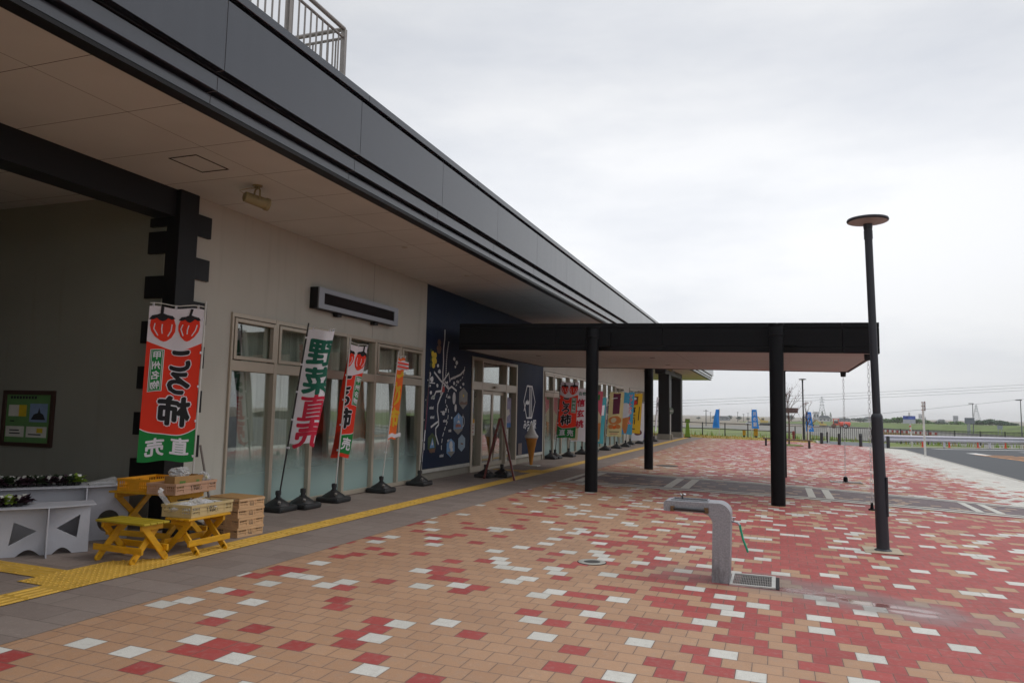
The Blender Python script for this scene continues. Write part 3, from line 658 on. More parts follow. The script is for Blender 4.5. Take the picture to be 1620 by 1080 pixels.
# emblem: six-sided outline with bars and a mountain
mb = MB(); H6 = [(20.62,2.34),(21.10,2.34),(21.40,1.88),(21.10,1.40),(20.62,1.40),(20.34,1.88)]
put_ribbon(mb, H6+[H6[0]], .05, fn)
for y, w in ((20.86,.05),(20.96,.035),(21.06,.05)): mb.flat([(y-w/2,1.42),(y+w/2,1.42),(y+w/2,2.32),(y-w/2,2.32)], on(.0025))
put_ribbon(mb, [(20.36,1.60),(20.50,1.80),(20.56,1.90),(20.62,1.84),(20.68,1.92),(20.74,1.84),(20.80,1.90)], .05, on(.003)); mb.flat([(20.5,1.80),(20.56,1.93),(20.62,1.86),(20.68,1.95),(20.74,1.86),(20.82,1.93),(20.82,1.82),(20.72,1.78),(20.64,1.8)], on(.0035))
put_text(mb, 'みちの駅', lambda a, b, k=0: (XF+.002+k*.0001, 20.94+a, 1.20+b), .30, bold=.02); put_text(mb, '富士川', lambda a, b, k=0: (XF+.002+k*.0001, 20.98+a, .98+b), .20, bold=.02)
part('emblem_artwork', mb, M_wline, parent=embl)
# entrance: framed sliding doors under a transom
x0, x1 = XF-.16, XF+.02
mb = MB()
for q in ((16.405, 16.49), (17.05, 17.13), (18.80, 18.88), (19.62, 19.71)): mb.bx(x0, x1, *q, .105, 2.905)
for a, b in ((16.49, 17.05), (17.13, 18.80), (18.88, 19.62)):
    mb.bx(x0, x1-.003, a, b, 2.83, 2.905); mb.bx(x0, x1-.003, a, b, 2.10, 2.30); mb.bx(x0, x1-.003, a, b, .105, .17 if a < 18 and a > 17 else .24)
ent = part('entrance', mb, M_frame, bevel=.004, seg=1)
part('door_sensor', MB().bx(XF+.02, XF+.075, 17.83, 18.05, 2.17, 2.225), M_sill, parent=ent, bevel=.01)
for a, b in ((16.49, 17.05), (17.13, 18.80), (18.88, 19.62)): part('transom_pane', MB().bx(XF-.10, XF-.094, a, b, 2.30, 2.83), M_glass, parent=ent)
for a, b in ((16.49, 17.05), (18.88, 19.62)): part('side_pane', MB().bx(XF-.10, XF-.094, a, b, .24, 2.10), M_glass, parent=ent)
for a, b in ((17.14, 17.965), (17.97, 18.79)):
    q = MB(); q.bx(XF-.09, XF-.05, a, a+.06, .175, 2.095); q.bx(XF-.09, XF-.05, b-.06, b, .175, 2.095); q.bx(XF-.09, XF-.053, a+.06, b-.06, .175, .28); q.bx(XF-.09, XF-.053, a+.06, b-.06, 2.0, 2.095)
    q.build('sliding_door', M_frame, parent=bld, bevel=.003, seg=1)
    part('door_pane', MB().bx(XF-.073, XF-.067, a+.06, b-.06, .28, 2.0), M_glass, parent=ent)
# paper notices stuck to the entrance glass
M_paper, M_pho = pm('paper', 'cfcfc8', .8), pm('poster_mauve', '8d8aa8', .6, var=.4, scale=7)
M_ink = pm('ink', '22252b', .8); M_pink = pm('notice_pink', 'b9626a', .7); M_amber = pm('notice_amber', 'd29a3a', .7); M_blue = pm('notice_blue', '3f6fae', .7)
fx_ = lambda y, z: (XF-.088, y, z)
q = MB(); q.flat([(16.55,1.74),(16.74,1.74),(16.74,2.06),(16.55,2.06)], fx_); put_ribbon(q, ell(16.645,1.95,.06,.06)+[(16.705,1.95)], .015, lambda y, z: (XF-.086, y, z), 1); put_ribbon(q, ell(16.645,1.82,.05,.05)+[(16.695,1.82)], .012, lambda y, z: (XF-.086, y, z), 1)
put_ribbon(q, ell(16.88,1.98,.06,.06)+[(16.94,1.98)], .015, lambda y, z: (XF-.086, y, z), 2); part('door_notice', q, [M_paper, M_pink, M_ink], parent=ent)
q = MB(); q.flat([(16.63,.98),(16.88,.98),(16.88,1.38),(16.63,1.38)], fx_); q.flat([(16.65,1.28),(16.86,1.28),(16.86,1.38),(16.65,1.38)], lambda y, z: (XF-.086, y, z), 1)
for z in (1.22,1.15,1.06): put_ribbon(q, [(16.7,z),(16.8,z)], .03, lambda y, z: (XF-.086, y, z), 2)
part('door_notice', q, [M_paper, M_amber, M_pink], parent=ent)
q = MB(); q.flat([(18.95,1.26),(19.5,1.26),(19.5,1.96),(18.95,1.96)], fx_); q.flat([(18.95,1.14),(19.5,1.14),(19.5,1.262),(18.95,1.262)], fx_, 1); q.flat([(19.0,.42),(19.3,.42),(19.3,1.10),(19.0,1.10)], fx_, 2)
for k in range(7): put_ribbon(q, [(19.11,1.02-.08*k),(19.19,1.0-.08*k)], .045, lambda y, z: (XF-.086, y, z), 3)
q.flat([(19.05,1.4),(19.4,1.5),(19.35,1.66),(19.1,1.6)], lambda y, z: (XF-.086, y, z), 2); part('door_poster', q, [M_pho, M_blue, M_paper, M_ink], parent=ent)
part('wall_plate', MB().bx(XF, XF+.012, 19.87, 20.2, .36, .68), pm('plate_brown', '5a4a45', .5), parent=embl)
# hatch frame and downlights in the soffit
mb = MB()
for a, b, c, d in ((-6.17,-5.79,6.0,6.012),(-6.17,-5.79,6.488,6.5),(-6.17,-6.158,6.012,6.488),(-5.802,-5.79,6.012,6.488)): mb.bx(a, b, c, d, ZS-.006, ZS-.0005)
part('soffit_hatch', mb, M_gap)
for y in (10.6, 13.2): part('downlight', MB().cyl((-5.75, y, ZS-.012), (-5.75, y, ZS-.0005), .05, n=18), M_sill)

# ------------------------------------------------------------------ entrance canopy
can = thing('entrance_canopy', (-2.4, 17.6, g(-2.4)), 'flat black canopy on four round columns in front of the shop entrance', 'canopy')
CT = .0185; cz = lambda x, z: z-CT*(x-1.75)
M_can = pm('canopy_black', '0e0f12', .5, var=.1, scale=2, spec=.12); M_cline = pm('canopy_joint', '6a6a6c', .6)
XL, XR, YN, YFR = -6.46, 1.74, 14.5, 20.62
def cbx(mb, x0, x1, y0, y1, z0, z1, m=0):
    mb.add([(x0,y0,cz(x0,z0)),(x1,y0,cz(x1,z0)),(x1,y1,cz(x1,z0)),(x0,y1,cz(x0,z0)),(x0,y0,cz(x0,z1)),(x1,y0,cz(x1,z1)),(x1,y1,cz(x1,z1)),(x0,y1,cz(x0,z1))],
           [(0,3,2,1),(4,5,6,7),(0,1,5,4),(1,2,6,5),(2,3,7,6),(3,0,4,7)], m)
ZB = 2.755
mb = MB()
jx = [XL, -4.28, -2.1, .02, 1.13, XR]
for a, b in zip(jx, jx[1:]):
    for z0, z1, dx in ((ZB-.01, ZB+.095, 0), (ZB+.10, ZB+.455, .006), (ZB+.46, ZB+.55, 0)):
        cbx(mb, a+.002, b-.002, YN+dx, YN+.06, z0, z1); cbx(mb, a+.002, b-.002, YFR-.06, YFR-dx, z0, z1)
for z0, z1, dx in ((ZB-.01, ZB+.095, 0), (ZB+.10, ZB+.455, .006), (ZB+.46, ZB+.55, 0)): cbx(mb, XR-.06, XR-dx, YN+.062, YFR-.062, z0, z1); cbx(mb, XL+dx, XL+.06, YN+.062, YFR-.062, z0, z1)
mb.build('canopy_fascia', M_can, parent=can, bevel=.004, seg=1)
mb = MB(); cbx(mb, XL+.061, XR-.061, YN+.061, YFR-.061, ZB+.02, ZB+.50); mb.build('canopy_core', M_cline, parent=can)
mb = MB(); cbx(mb, XL+.061, XR-.061, YN+.061, YFR-.061, ZB+.004, ZB+.018); mb.build('canopy_soffit', M_soff, parent=can)
for x, y in ((-5.2,16.2),(-5.2,18.8),(-2.6,16.4),(-2.6,18.9),(-.1,18.9)): MB().cyl((x, y, cz(x, ZB-.004)), (x, y, cz(x, ZB+.003)), .06, n=16).build('canopy_downlight', M_cline, parent=can)
for x, y, ztop in ((-3.46, 14.31, 3.30), (.0, 14.27, 3.28), (-3.41, 20.9, 3.0), (.1, 20.95, 3.0)):
    c = MB(); c.lathe([(.125, g(x)-.01), (.125, ztop-.02), (.12, ztop)], (x, y, 0), 28)
    o = c.build('column', M_can, parent=can, smooth=True)
    for q in ([(.126, ztop-.22), (.137, ztop-.215), (.137, ztop-.195), (.126, ztop-.19)], [(.126, ztop-.03), (.142, ztop-.025), (.142, ztop), (.10, ztop+.004)]): MB().lathe(q, (x, y, 0), 28).build('column_collar', M_can, parent=o, smooth=True)
    if y < 17: MB().bx(x+.10, x+.34, y+.05, y+.17, ztop-.38, ztop-.10).build('column_bracket', M_can, parent=o)
# rain chains from the outer end of the canopy
M_chain = pm('chain_metal', 'c3c6c8', .4, metal=.4)
def rain_chain(x, y, ztop, lab, low=False):
    t = thing('rain_chain', (x, y, g(x)), lab, 'rain chain', 'rain chains from the canopy end')
    MB().cyl((x, y, ztop), (x, y, ztop-.11), .07, .06, n=14).build('chain_outlet', M_gap, parent=t)
    mb = MB(); z = ztop-.11; k = 0
    while z > g(x)+.14:
        c = Vector((x, y, z-.045)); ax = Vector((1, 0, 0)) if k % 2 else Vector((.55, .83, 0))
        mb.tube([c+ax*.020*math.sin(a)+Vector((0, 0, .05*math.cos(a))) for a in [2*math.pi*i/9 for i in range(10)]], .0038, 5); z -= .078; k += 1
    mb.build('chain', M_chain, parent=t)
    MB().lathe([(.06, g(x)), (.06, g(x)+.02), (.03, g(x)+.03), (.02, g(x)+.13)] if low else [(.05, g(x)), (.055, g(x)+.09), (.04, g(x)+.14), (.02, g(x)+.14)], (x, y, 0), 14).build('chain_anchor', M_can, parent=t, smooth=True)
    return t
rain_chain(1.60, 20.5, ZB-.012, 'silver rain chain hanging from the far corner of the black canopy'); rain_chain(1.56, 14.62, ZB-.012, 'silver rain chain close behind the tall lamp pole', True)
dg = MB()
for k in range(12): dg.bx(1.28+.055*k, 1.31+.055*k, 20.25, 20.75, g(1.6)+.006, g(1.6)+.016)
dg.bx(1.24, 1.28, 20.2, 20.8, g(1.6)+.005, g(1.6)+.018); dg.bx(1.93, 1.97, 20.2, 20.8, g(1.6)+.005, g(1.6)+.018)
tag(dg.build('drain_grate', M_galv, at=(1.6, 20.5, g(1.6))), 'small steel drain grate under the far rain chain', 'drain')
# ------------------------------------------------------------------ nobori banners
M_blk = pm('black_plastic', '1c1d1f', .5, var=.15, scale=6); M_pole = pm('white_pole', 'c6c5c0', .4); M_bpole = pm('black_pole', '202024', .4)
def cl(name, c, tr=.22): return pm('cloth_'+name, c, .85, var=.05, scale=5, trans=tr)
C_w, C_r, C_g, C_k, C_y, C_o = cl('white', 'e9e8ef'), cl('red', 'ee3a20'), cl('green', '15893f'), cl('black', '17161a', 0), cl('yellow', 'e3b62c'), cl('orange', 'f06f28')
C_dg, C_cr, C_lk, C_sb, C_pu, C_nv, C_pe, C_be, C_lw, C_bl = cl('deep_green', '1f6b57'), cl('crimson', 'cf2a48'), cl('pink', 'd6647a'), cl('sky_blue', '4aa5cf'), cl('purple', '5b3f96'), cl('navy', '2a3358'), cl('peach', 'd98a4c'), cl('beige', 'd9cfae'), cl('cream', 'ddd09a'), cl('blue', '2f90f0')
C_mr, C_br, C_tl = cl('maroon', '6a2747'), cl('brown', '7a4a2a'), cl('teal', '3f9aa6')
base_src = None
def stand_base(parent, x, y, neck=True):
    """square water-filled foot with a domed top and a socket"""
    z = g(x); mb = MB(); mb.bx(x-.205, x+.205, y-.205, y+.205, z, z+.085)
    o = mb.build('base', M_blk, parent=parent, bevel=.03, seg=3)
    d = MB(); d.lathe([(.185, z+.083), (.17, z+.105), (.075, z+.165), (.05, z+.18), (.05, z+.19)], (x, y, 0), 24); d.build('base_dome', M_blk, parent=o, smooth=True)
    d = MB(); d.lathe([(.034, z+.185), (.034, z+.225), (.042, z+.23), (.042, z+.28), (.03, z+.29)], (x, y, 0), 18); d.build('socket', M_blk, parent=o, smooth=True)
    d = MB(); d.cyl((x+.11, y-.12, z+.12), (x+.125, y-.13, z+.15), .022, n=10); d.build('filler_cap', M_galv, parent=o)
    return o
def banner(name, at, top, bot, Wf, knots, layers, basecol, label, side=1, amp=6, ph=0.0, group=None, z_bot=None, pole=M_pole, foot=True, Hf=1.78, Lr=.05, sag=.0, drop=.07, shift=0.0):
    """at: foot on the ground; top/bot: pole line; knots: (u, heading in degrees) of the cloth in plan"""
    t = thing(name, (*at, g(at[0])), label, 'banner', group)
    top, bot = Vector(top), Vector(bot); ax = (top-bot).normalized(); L = (top-bot).length
    if foot: stand_base(t, *at)
    MB().tube([bot-ax*.0, bot.lerp(top, .5), top+ax*.03], .0115, 8).build('pole', pole, parent=t, smooth=True)
    def head(u, v):
        for (a, ha), (b, hb) in zip(knots, knots[1:]):
            if u <= b:
                k = (u-a)/(b-a); k = k*k*(3-2*k); h = ha+(hb-ha)*k; break
        else: h = knots[-1][1]
        return R(h+amp*math.sin(6.3*(u*1.1+v*1.3+ph))+amp*.5*math.sin(6.3*(u*2.3-v*.7+ph*2)))
    N = 18
    def F(s, tt, lev=0.0):
        u = s/Wf; v = tt/Hf; p = top-ax*(drop+tt); n = max(1, int(abs(u)*N+.5)); x = y = 0.0
        for i in range(n):
            h = head(u*(i+.5)/n, v); x += math.cos(h)*s/n; y += math.sin(h)*s/n
        x += shift*v*min(1.0, u/.2); h = head(u, v); nx, ny = (math.sin(h), -math.cos(h)) if side > 0 else (-math.sin(h), math.cos(h))
        return (p.x+x+nx*lev, p.y+y+ny*lev, p.z-sag*u*u+.012*math.sin(u*9+v*3))
    mb = MB(); mats = [basecol]; nu, nv = 22, 40
    mb.add([F(.015+(Wf-.015)*i/nu, Hf*j/nv) for j in range(nv+1) for i in range(nu+1)], [(j*(nu+1)+i, j*(nu+1)+i+1, (j+1)*(nu+1)+i+1, (j+1)*(nu+1)+i) for j in range(nv) for i in range(nu)])
    for la in layers:
        if la[1] not in mats: mats.append(la[1])
        k = mats.index(la[1]); lev = .0022*la[-1]
        if la[0] == 'p':
            tri = tessellate_polygon([[Vector((a, b, 0)) for a, b in la[2]]]); vs, fs = refine(la[2], [tuple(q) for q in tri], Lr)
            mb.add([F(a, b, lev) for a, b in vs], fs, k)
        elif la[0] == 'r':
            Lf, Rt = ribbon(la[2], la[3]); n = len(Lf); mb.add([F(a, b, lev) for a, b in Lf+Rt], [(i, i+1, n+i+1, n+i) for i in range(n-1)], k)
        else:
            _, _, txt, cx, cy, size, bold, sx, lv = la
            put_text(mb, txt, lambda a, b, j=0: F(cx+a, cy-b, lev+j*.00012), size, k, bold, Lr, sx, 8 if Lr < .06 else 5)
    mb.build('cloth', mats, parent=t, smooth=False, solid=True)
    # top bar, and tabs that tie the cloth to the pole
    a, b = F(-.03, -.035), F(Wf*1.02, -.035)
    q = MB(); q.tube([F(-.03+(Wf*1.04)*i/8, -.035) for i in range(9)], .006, 6); q.build('top_bar', M_pole, parent=t)
    for k in range(5): c = F(.0, .12+k*.4); d = F(.03, .12+k*.4); MB().bar((c[0]-.012, c[1], c[2]), d, .03, .028).build('tie_tab', C_w, parent=t)
    for k in range(3): c = F(.08+.5*Wf*k*.8, -.042); d = F(.08+.5*Wf*k*.8, .01); MB().bar(c, d, .03, .004, up=(0, 1, 0)).build('tie_tab', C_w, parent=t)
    return t
def rect(a, b, c, d): return [(a, c), (b, c), (b, d), (a, d)]
def arc(y0, dip, Wf, y1=None, n=14):
    P = [(Wf*i/n, y0+dip*(1-(2*i/n-1)**2)) for i in range(n+1)]
    return P
def persimmon(cx, cy, w, h, tilt):
    c, s = math.cos(tilt), math.sin(tilt); f = lambda P: [(cx+a*w*c-b*h*s, cy+a*w*s+b*h*c) for a, b in P]
    body = [(-.45,-.32),(-.5,-.1),(-.46,.12),(-.3,.34),(-.1,.47),(.02,.5),(.14,.46),(.34,.3),(.47,.08),(.5,-.12),(.44,-.32),(.2,-.42),(-.2,-.42)]
    leaf = [(-.50,-.34),(-.40,-.44),(-.20,-.46),(0,-.52),(.20,-.46),(.40,-.45),(.52,-.33),(.36,-.30),(.22,-.34),(.12,-.26),(0,-.22),(-.12,-.27),(-.22,-.35),(-.36,-.30)]
    return [('p', C_r, f(body), 3), ('p', C_k, f(leaf), 4), ('p', C_k, f([(-.05,-.5),(-.10,-.74),(.02,-.76),(.07,-.5)]), 5),
            ('r', C_w, f([(-.36,-.14),(-.3,.1),(-.16,.3)]), .012, 5), ('r', C_w, f([(.02,-.12),(.06,.06),(.05,.22)]), .012, 5), ('r', C_w, f([(.3,-.16),(.36,.02),(.22,.28)]), .012, 5)]
def outl(txt, col, cx, cy, sz, b=.035, sx=1.0, ow=.035, l0=3): return [('t', C_w, txt, cx, cy, sz, b+ow, sx, l0), ('t', col, txt, cx, cy, sz, b, sx, l0+1)]
def persimmon_art(Wf=.6, H=1.78):
    A = arc(.40, .09, Wf); B = arc(1.40, .08, Wf)
    L = [('p', C_w, [(0.0,0),(Wf,0)]+A[::-1], 1), ('p', C_g, B+[(Wf,H),(0,H)], 1), ('r', C_w, B, .010, 2)]
    L += persimmon(.165, .235, .235, .30, -.05)+persimmon(.44, .245, .275, .33, .12)
    L += outl('こ', C_k, .23, .61, .30, .045)+outl('ろ', C_k, .23, .87, .30, .045)+outl('柿', C_k, .26, 1.20, .35, .042)
    L += [('p', C_w, rect(.405,.555,.50,.985), 2), ('p', C_g, rect(.413,.547,.508,.977), 3), ('r', C_w, [(.424,.519),(.536,.519),(.536,.966),(.424,.966),(.424,.519)], .006, 4)]
    for i, ch in enumerate('甲州名物'): L.append(('t', C_w, ch, .48, .575+.112*i, .098, .025, 1, 4))
    L += [('t', C_w, '直', .17, 1.60, .21, .03, 1, 3), ('t', C_w, '売', .43, 1.62, .21, .03, 1, 3)]
    return L
GB = 'sales banners along the shop front'
banner('sales_banner', (-6.45, 6.92), (-6.39, 6.92, 2.79), (-6.447, 6.92, .12), .60, [(0, 224), (1, 224)], persimmon_art(), C_r, 'red persimmon banner with mirror-reversed lettering, hanging above the yellow tables', side=-1, amp=3, group=GB)
art = []
for ch, y, c in (('野', .33, C_dg), ('菜', .74, C_dg), ('直', 1.13, C_cr), ('売', 1.52, C_cr)): art.append(('t', c, ch, .29, y, .41, .026 if ch == '直' else .036, 1.15, 2))
banner('sales_banner', (-6.775, 8.97), (-6.395, 8.97, 2.78), (-6.765, 8.97, .25), .60, [(0, 15), (.35, 18), (.55, 62), (.75, 120), (1, 150)], art, C_w, 'white banner with big green and crimson characters on a leaning black pole', amp=5, ph=.2, group=GB, pole=M_bpole, Hf=1.66)
banner('sales_banner', (-6.68, 10.25), (-6.487, 10.25, 2.70), (-6.665, 10.25, .25), .60, [(0, 128), (.22, 122), (.36, 62), (.8, 80), (1, 122)], persimmon_art(), C_r, 'narrow twisted red persimmon banner in front of the middle window bays', amp=6, ph=.55, group=GB, Hf=1.84, sag=.03, shift=-.15)
art = [('p', C_w, rect(0,.6,.05,.22), 1), ('r', C_r, [(0,.1),(.6,.1)], .03, 2), ('r', C_r, [(0,.17),(.6,.17)], .03, 2)]
for ch, y in (('ご', .42), ('り', .72), ('市', 1.1)): art.append(('t', C_y, ch, .28, y, .36, .05, 1.1, 2))
art += [('p', C_w, rect(0,.6,1.40,1.47), 1)]
banner('sales_banner', (-6.70, 11.78), (-6.441, 11.78, 2.60), (-6.69, 11.78, .25), .45, [(0, 118), (.25, 106), (.6, 95), (1, 88)], art, C_o, 'orange banner with yellow characters seen almost edge-on', amp=7, ph=.1, group=GB, Hf=1.5)
banner('sales_banner', (-6.68, 13.25), (-6.53, 13.25, 2.36), (-6.67, 13.25, .25), .42, [(0, 119), (.5, 108), (1, 125)], [('p', C_mr, rect(.0,.42,.25,1.1), 1), ('p', C_w, rect(.05,.25,1.15,1.6), 1)], C_w, 'limp white and maroon banner furled on its pole beside the navy map panel', amp=8, ph=.7, group=GB, Hf=1.75, pole=M_bpole)
def lone_base(x, y, lab, rz=0):
    t = thing('banner_base', (x, y, g(x)), lab, 'banner base', 'empty banner bases'); stand_base(t, x, y); return t
lone_base(-6.66, 9.40, 'empty black banner base beside the leaning green and crimson banner')
lone_base(-6.22, 15.62, 'empty black banner base under the left leg of the folding sign'); lone_base(-5.95, 15.95, 'empty black banner base between the legs of the folding sign')
lone_base(-6.78, 22.55, 'empty black banner base just past the ice cream cone')
def fb(y, lab, art, col, **k):
    x = k.pop('x', -6.62); lean = k.pop('lean', .16); H = k.pop('H', 1.78); zt = k.pop('zt', 2.45); hd = k.pop('hd', 6)
    return banner('sales_banner', (x, y), (x+lean, y, zt), (x+.01, y, .25), .6, [(0, hd), (1, hd+k.pop('turn', 8))], art, col, lab, group=GB, Hf=H, Lr=.09, pole=M_bpole, amp=4, ph=y*.37, **k)
fb(22.95, 'red persimmon banner between the ice cream cone and the first canopy column', persimmon_art(), C_r, zt=2.62, x=-6.75)
fb(24.15, 'white banner with red characters directly right of the far red persimmon banner', [('t', C_cr, ch, .28, .48+.36*i, .27, .045, 1, 2) for i, ch in enumerate('信玄桃')]+[('t', C_dg, '名物', .3, .17, .13, .03, 1, 2), ('p', C_be, rect(.02,.25,1.3,1.74), 1)], C_w, zt=2.47)
fb(25.9, 'pink and red banner partly hidden by the first canopy column', [('p', C_r, [(0,1.1),(.12,1.0),(.3,1.78),(0,1.78)], 1), ('p', C_be, [(.1,.9),(.34,.5),(.6,.9),(.6,1.78),(.32,1.78)], 2), ('p', C_g, rect(.2,.5,.12,.32), 2), ('p', C_pe, [(.3,1.2),(.6,1.1),(.6,1.7),(.4,1.7)], 3)], C_lk, zt=2.42)
fb(27.8, 'teal banner showing at the right side of the first canopy column', [('p', C_w, rect(.1,.5,.3,.7), 1)], C_tl, zt=2.25, x=-6.66, hd=62)
fb(29.3, 'cream banner with a purple sleeve and peach cakes printed on it', [('p', C_mr, [(.17,.05),(.47,.05),(.46,.88),(.19,.88)], 1), ('r', C_w, [(.1,.28),(.3,.22),(.5,.28)], .03, 2), ('p', C_pe, ell(.3,1.13,.26,.17), 2), ('p', C_be, ell(.25,1.12,.11,.10), 3), ('p', C_pe, ell(.16,1.38,.11,.09), 2), ('p', C_pe, ell(.42,1.38,.12,.09), 2), ('p', C_o, ell(.3,1.42,.08,.07), 3)]+[('r', C_k, [(.1,y),(.5,y)], .025, 2) for y in (1.58,)]+[('r', C_cr, [(.15,1.66),(.45,1.66)], .02, 2)], C_lw, zt=2.5, x=-6.52)
fb(31.2, 'sky blue banner with a soft ice cream cone and red lettering down it', [('p', C_w, ell(.25,.78,.24,.34), 1), ('p', C_pe, [(.04,1.1),(.46,1.05),(.36,1.75),(.26,1.75)], 2), ('p', C_bl, [(0,1.15),(.04,1.1),(.22,1.66),(0,1.66)], 1)]+sum([outl(ch, C_r, .46, .17+.175*i, .17, .04, 1, .05, 3) for i, ch in enumerate('ソフトクリ')], [])+[('r', C_r, [(.46,1.02),(.46,1.18)], .03, 4)]+outl('ム', C_r, .46, 1.28, .17, .04, 1, .05, 3), C_sb, zt=2.55, x=-6.45)
fb(32.9, 'yellow banner with black characters and a dish of food at the top', [('p', C_br, rect(.05,.42,.12,.5), 1), ('p', C_r, ell(.22,.4,.16,.11), 2), ('p', C_w, ell(.25,.22,.1,.06), 2)]+[('t', C_k, ch, .22, .72+.27*i, .25, .04, 1, 2) for i, ch in enumerate('富士川')]+[('r', C_k, [(.5,.6),(.48,1.2)], .035, 2), ('r', C_k, [(.15,1.55),(.35,1.6)], .06, 2)], C_y, zt=2.55, x=-6.4)
fb(35.2, 'white banner with purple grapes printed on it', [('p', C_pu, ell(.3,1.0,.12,.2), 1), ('p', C_mr, ell(.32,1.4,.18,.14), 1), ('p', C_pu, rect(.2,.4,.15,.5), 1)], C_w, zt=2.15, x=-6.62)
fb(36.8, 'purple banner right behind the white grape banner', [('p', C_w, rect(.1,.3,.3,.5), 1)], C_pu, zt=2.2, x=-6.45, hd=60)
fb(38.2, 'dark navy banner half hidden by the back left canopy column', [('p', C_w, rect(.2,.4,.3,.9), 1)], C_nv, zt=2.2, x=-6.42, hd=72)
fb(40.4, 'white banner with black characters between the shop wall and the porch pillar', [('t', C_k, ch, .3, .35+.4*i, .32, .05, 1, 2) for i, ch in enumerate('手打')], C_w, zt=2.5, x=-6.3, hd=86)
# blue flags out by the riverside fence
def blue_flag(x, y, h, lab, hd, w=.6):
    t = thing('blue_flag', (x, y, g(x)), lab, 'flag', 'blue flags along the verge')
    MB().tube([(x, y, g(x)-.02), (x+.03, y, h)], .02, 6).build('pole', M_pole, parent=t)
    d = Vector((math.cos(R(hd)), math.sin(R(hd)), 0)); nrm = Vector((d.y, -d.x, 0)); mb = MB(); n = 8; m = 16
    F = lambda s, tt: Vector((x+.03*(1-tt/2), y, h-.05-tt))+d*(s*(.55+.25*tt))+nrm*(.05*math.sin(s*8+tt*3))+Vector((0, 0, 0))
    mb.add([F(w*i/n, 1.35*j/m) for j in range(m+1) for i in range(n+1)], [(j*(n+1)+i, j*(n+1)+i+1, (j+1)*(n+1)+i+1, (j+1)*(n+1)+i) for j in range(m) for i in range(n)])
    for i, ch in enumerate('川の駅'): put_text(mb, ch, lambda a, b, k=0: F(.3+a, .3+.38*i-b)+nrm*(.012+k*.0002), .33, 1, .04, .1, 1, 5)
    mb.build('cloth', [C_bl, C_w], parent=t, solid=True)
    return t
blue_flag(-4.0, 55.9, 2.05, 'narrow blue flag, leftmost of three by the riverside fence', 215, .6); blue_flag(-1.75, 55.9, 2.08, 'blue flag over the yellow box behind the fence', -12); blue_flag(1.86, 55.6, 1.98, 'blue flag directly behind the far lamp post', -10)

# ------------------------------------------------------------------ folding sign, ice cream cone
M_red = pm('dark_red_wood', '5d2b27', .45, var=.15, scale=8)
t = thing('folding_sign', (-5.85, 15.5, g(-5.85)), 'dark red folding board sign seen edge-on beside the entrance door', 'sign')
ap = Vector((-5.77, 15.32, 1.43)); DV = Vector((-.195, .515, 0))
for s_, f in ((0, Vector((-6.12, 15.28, g(-6.1)))), (1, Vector((-5.42, 15.32, g(-5.4))))):
    q = MB()
    for dd in (Vector((0, 0, 0)), DV): q.bar(f+dd, ap+dd+Vector((.02*(1 if s_ else -1), 0, 0)), .035, .045, up=(1, 0, 0))
    for k in (.12, .99): c = f.lerp(ap, k); q.bar(c+DV*.04, c+DV*.96, .03, .04)
    o = q.build('frame', M_red, parent=t, bevel=.004)
    q = MB(); a, b = f.lerp(ap, .14), f.lerp(ap, .97); q.add([a+DV*.04, a+DV*.96, b+DV*.96, b+DV*.04], [(0, 1, 2, 3)]); q.add([v+Vector((.012, 0, .004)) for v in (a+DV*.04, a+DV*.96, b+DV*.96, b+DV*.04)], [(0, 1, 2, 3)])
    q.build('board', pm('sign_board_grey', '55565a', .7), parent=t)
MB().tube([(-5.95, 15.32, .72), (-5.77, 15.36, .62), (-5.6, 15.32, .74)], .004, 5).build('hinge_cord', M_galv, parent=t)
cx, cy = -6.42, 19.5; t = thing('ice_cream_model', (cx, cy, g(cx)), 'giant white soft ice cream cone model standing before the emblem panel', 'ice cream model')
M_ice = pm('ice_cream_white', 'd9d8d4', .45, var=.03, scale=3); M_cone = pm('wafer_cone', 'c0802f', .55, var=.12, scale=5, bump=.3, bscale=30)
z = g(cx); q = MB(); q.bx(cx-.12, cx+.24, cy-.2, cy+.12, z, z+.03); q.build('base_plate', M_sill, parent=t, bevel=.005)
MB().lathe([(.04, z+.03), (.075, z+.3), (.105, z+.5), (.11, z+.505), (.15, z+.72), (.168, z+.735), (.168, z+.765), (.10, z+.77)], (cx, cy, 0), 28).build('cone', M_cone, parent=t, smooth=True)
mb = MB(); n = 26; P = []; Rr = []
for i in range(n*4+1):
    k = i/(n*4); a = 2*math.pi*k*4; rr = .135*(1-k)**.8+.004; P.append((cx+rr*math.cos(a)*.62, cy+rr*math.sin(a)*.62, z+.80+.33*k)); Rr.append(.075*(1-k*.72))
mb.tube(P, Rr, 10); mb.lathe([(.10, z+.74), (.185, z+.775), (.19, z+.82), (.14, z+.88), (.06, z+1.05), (.01, z+1.18)], (cx, cy, 0), 26)
mb.build('ice_cream', M_ice, parent=t, smooth=True)

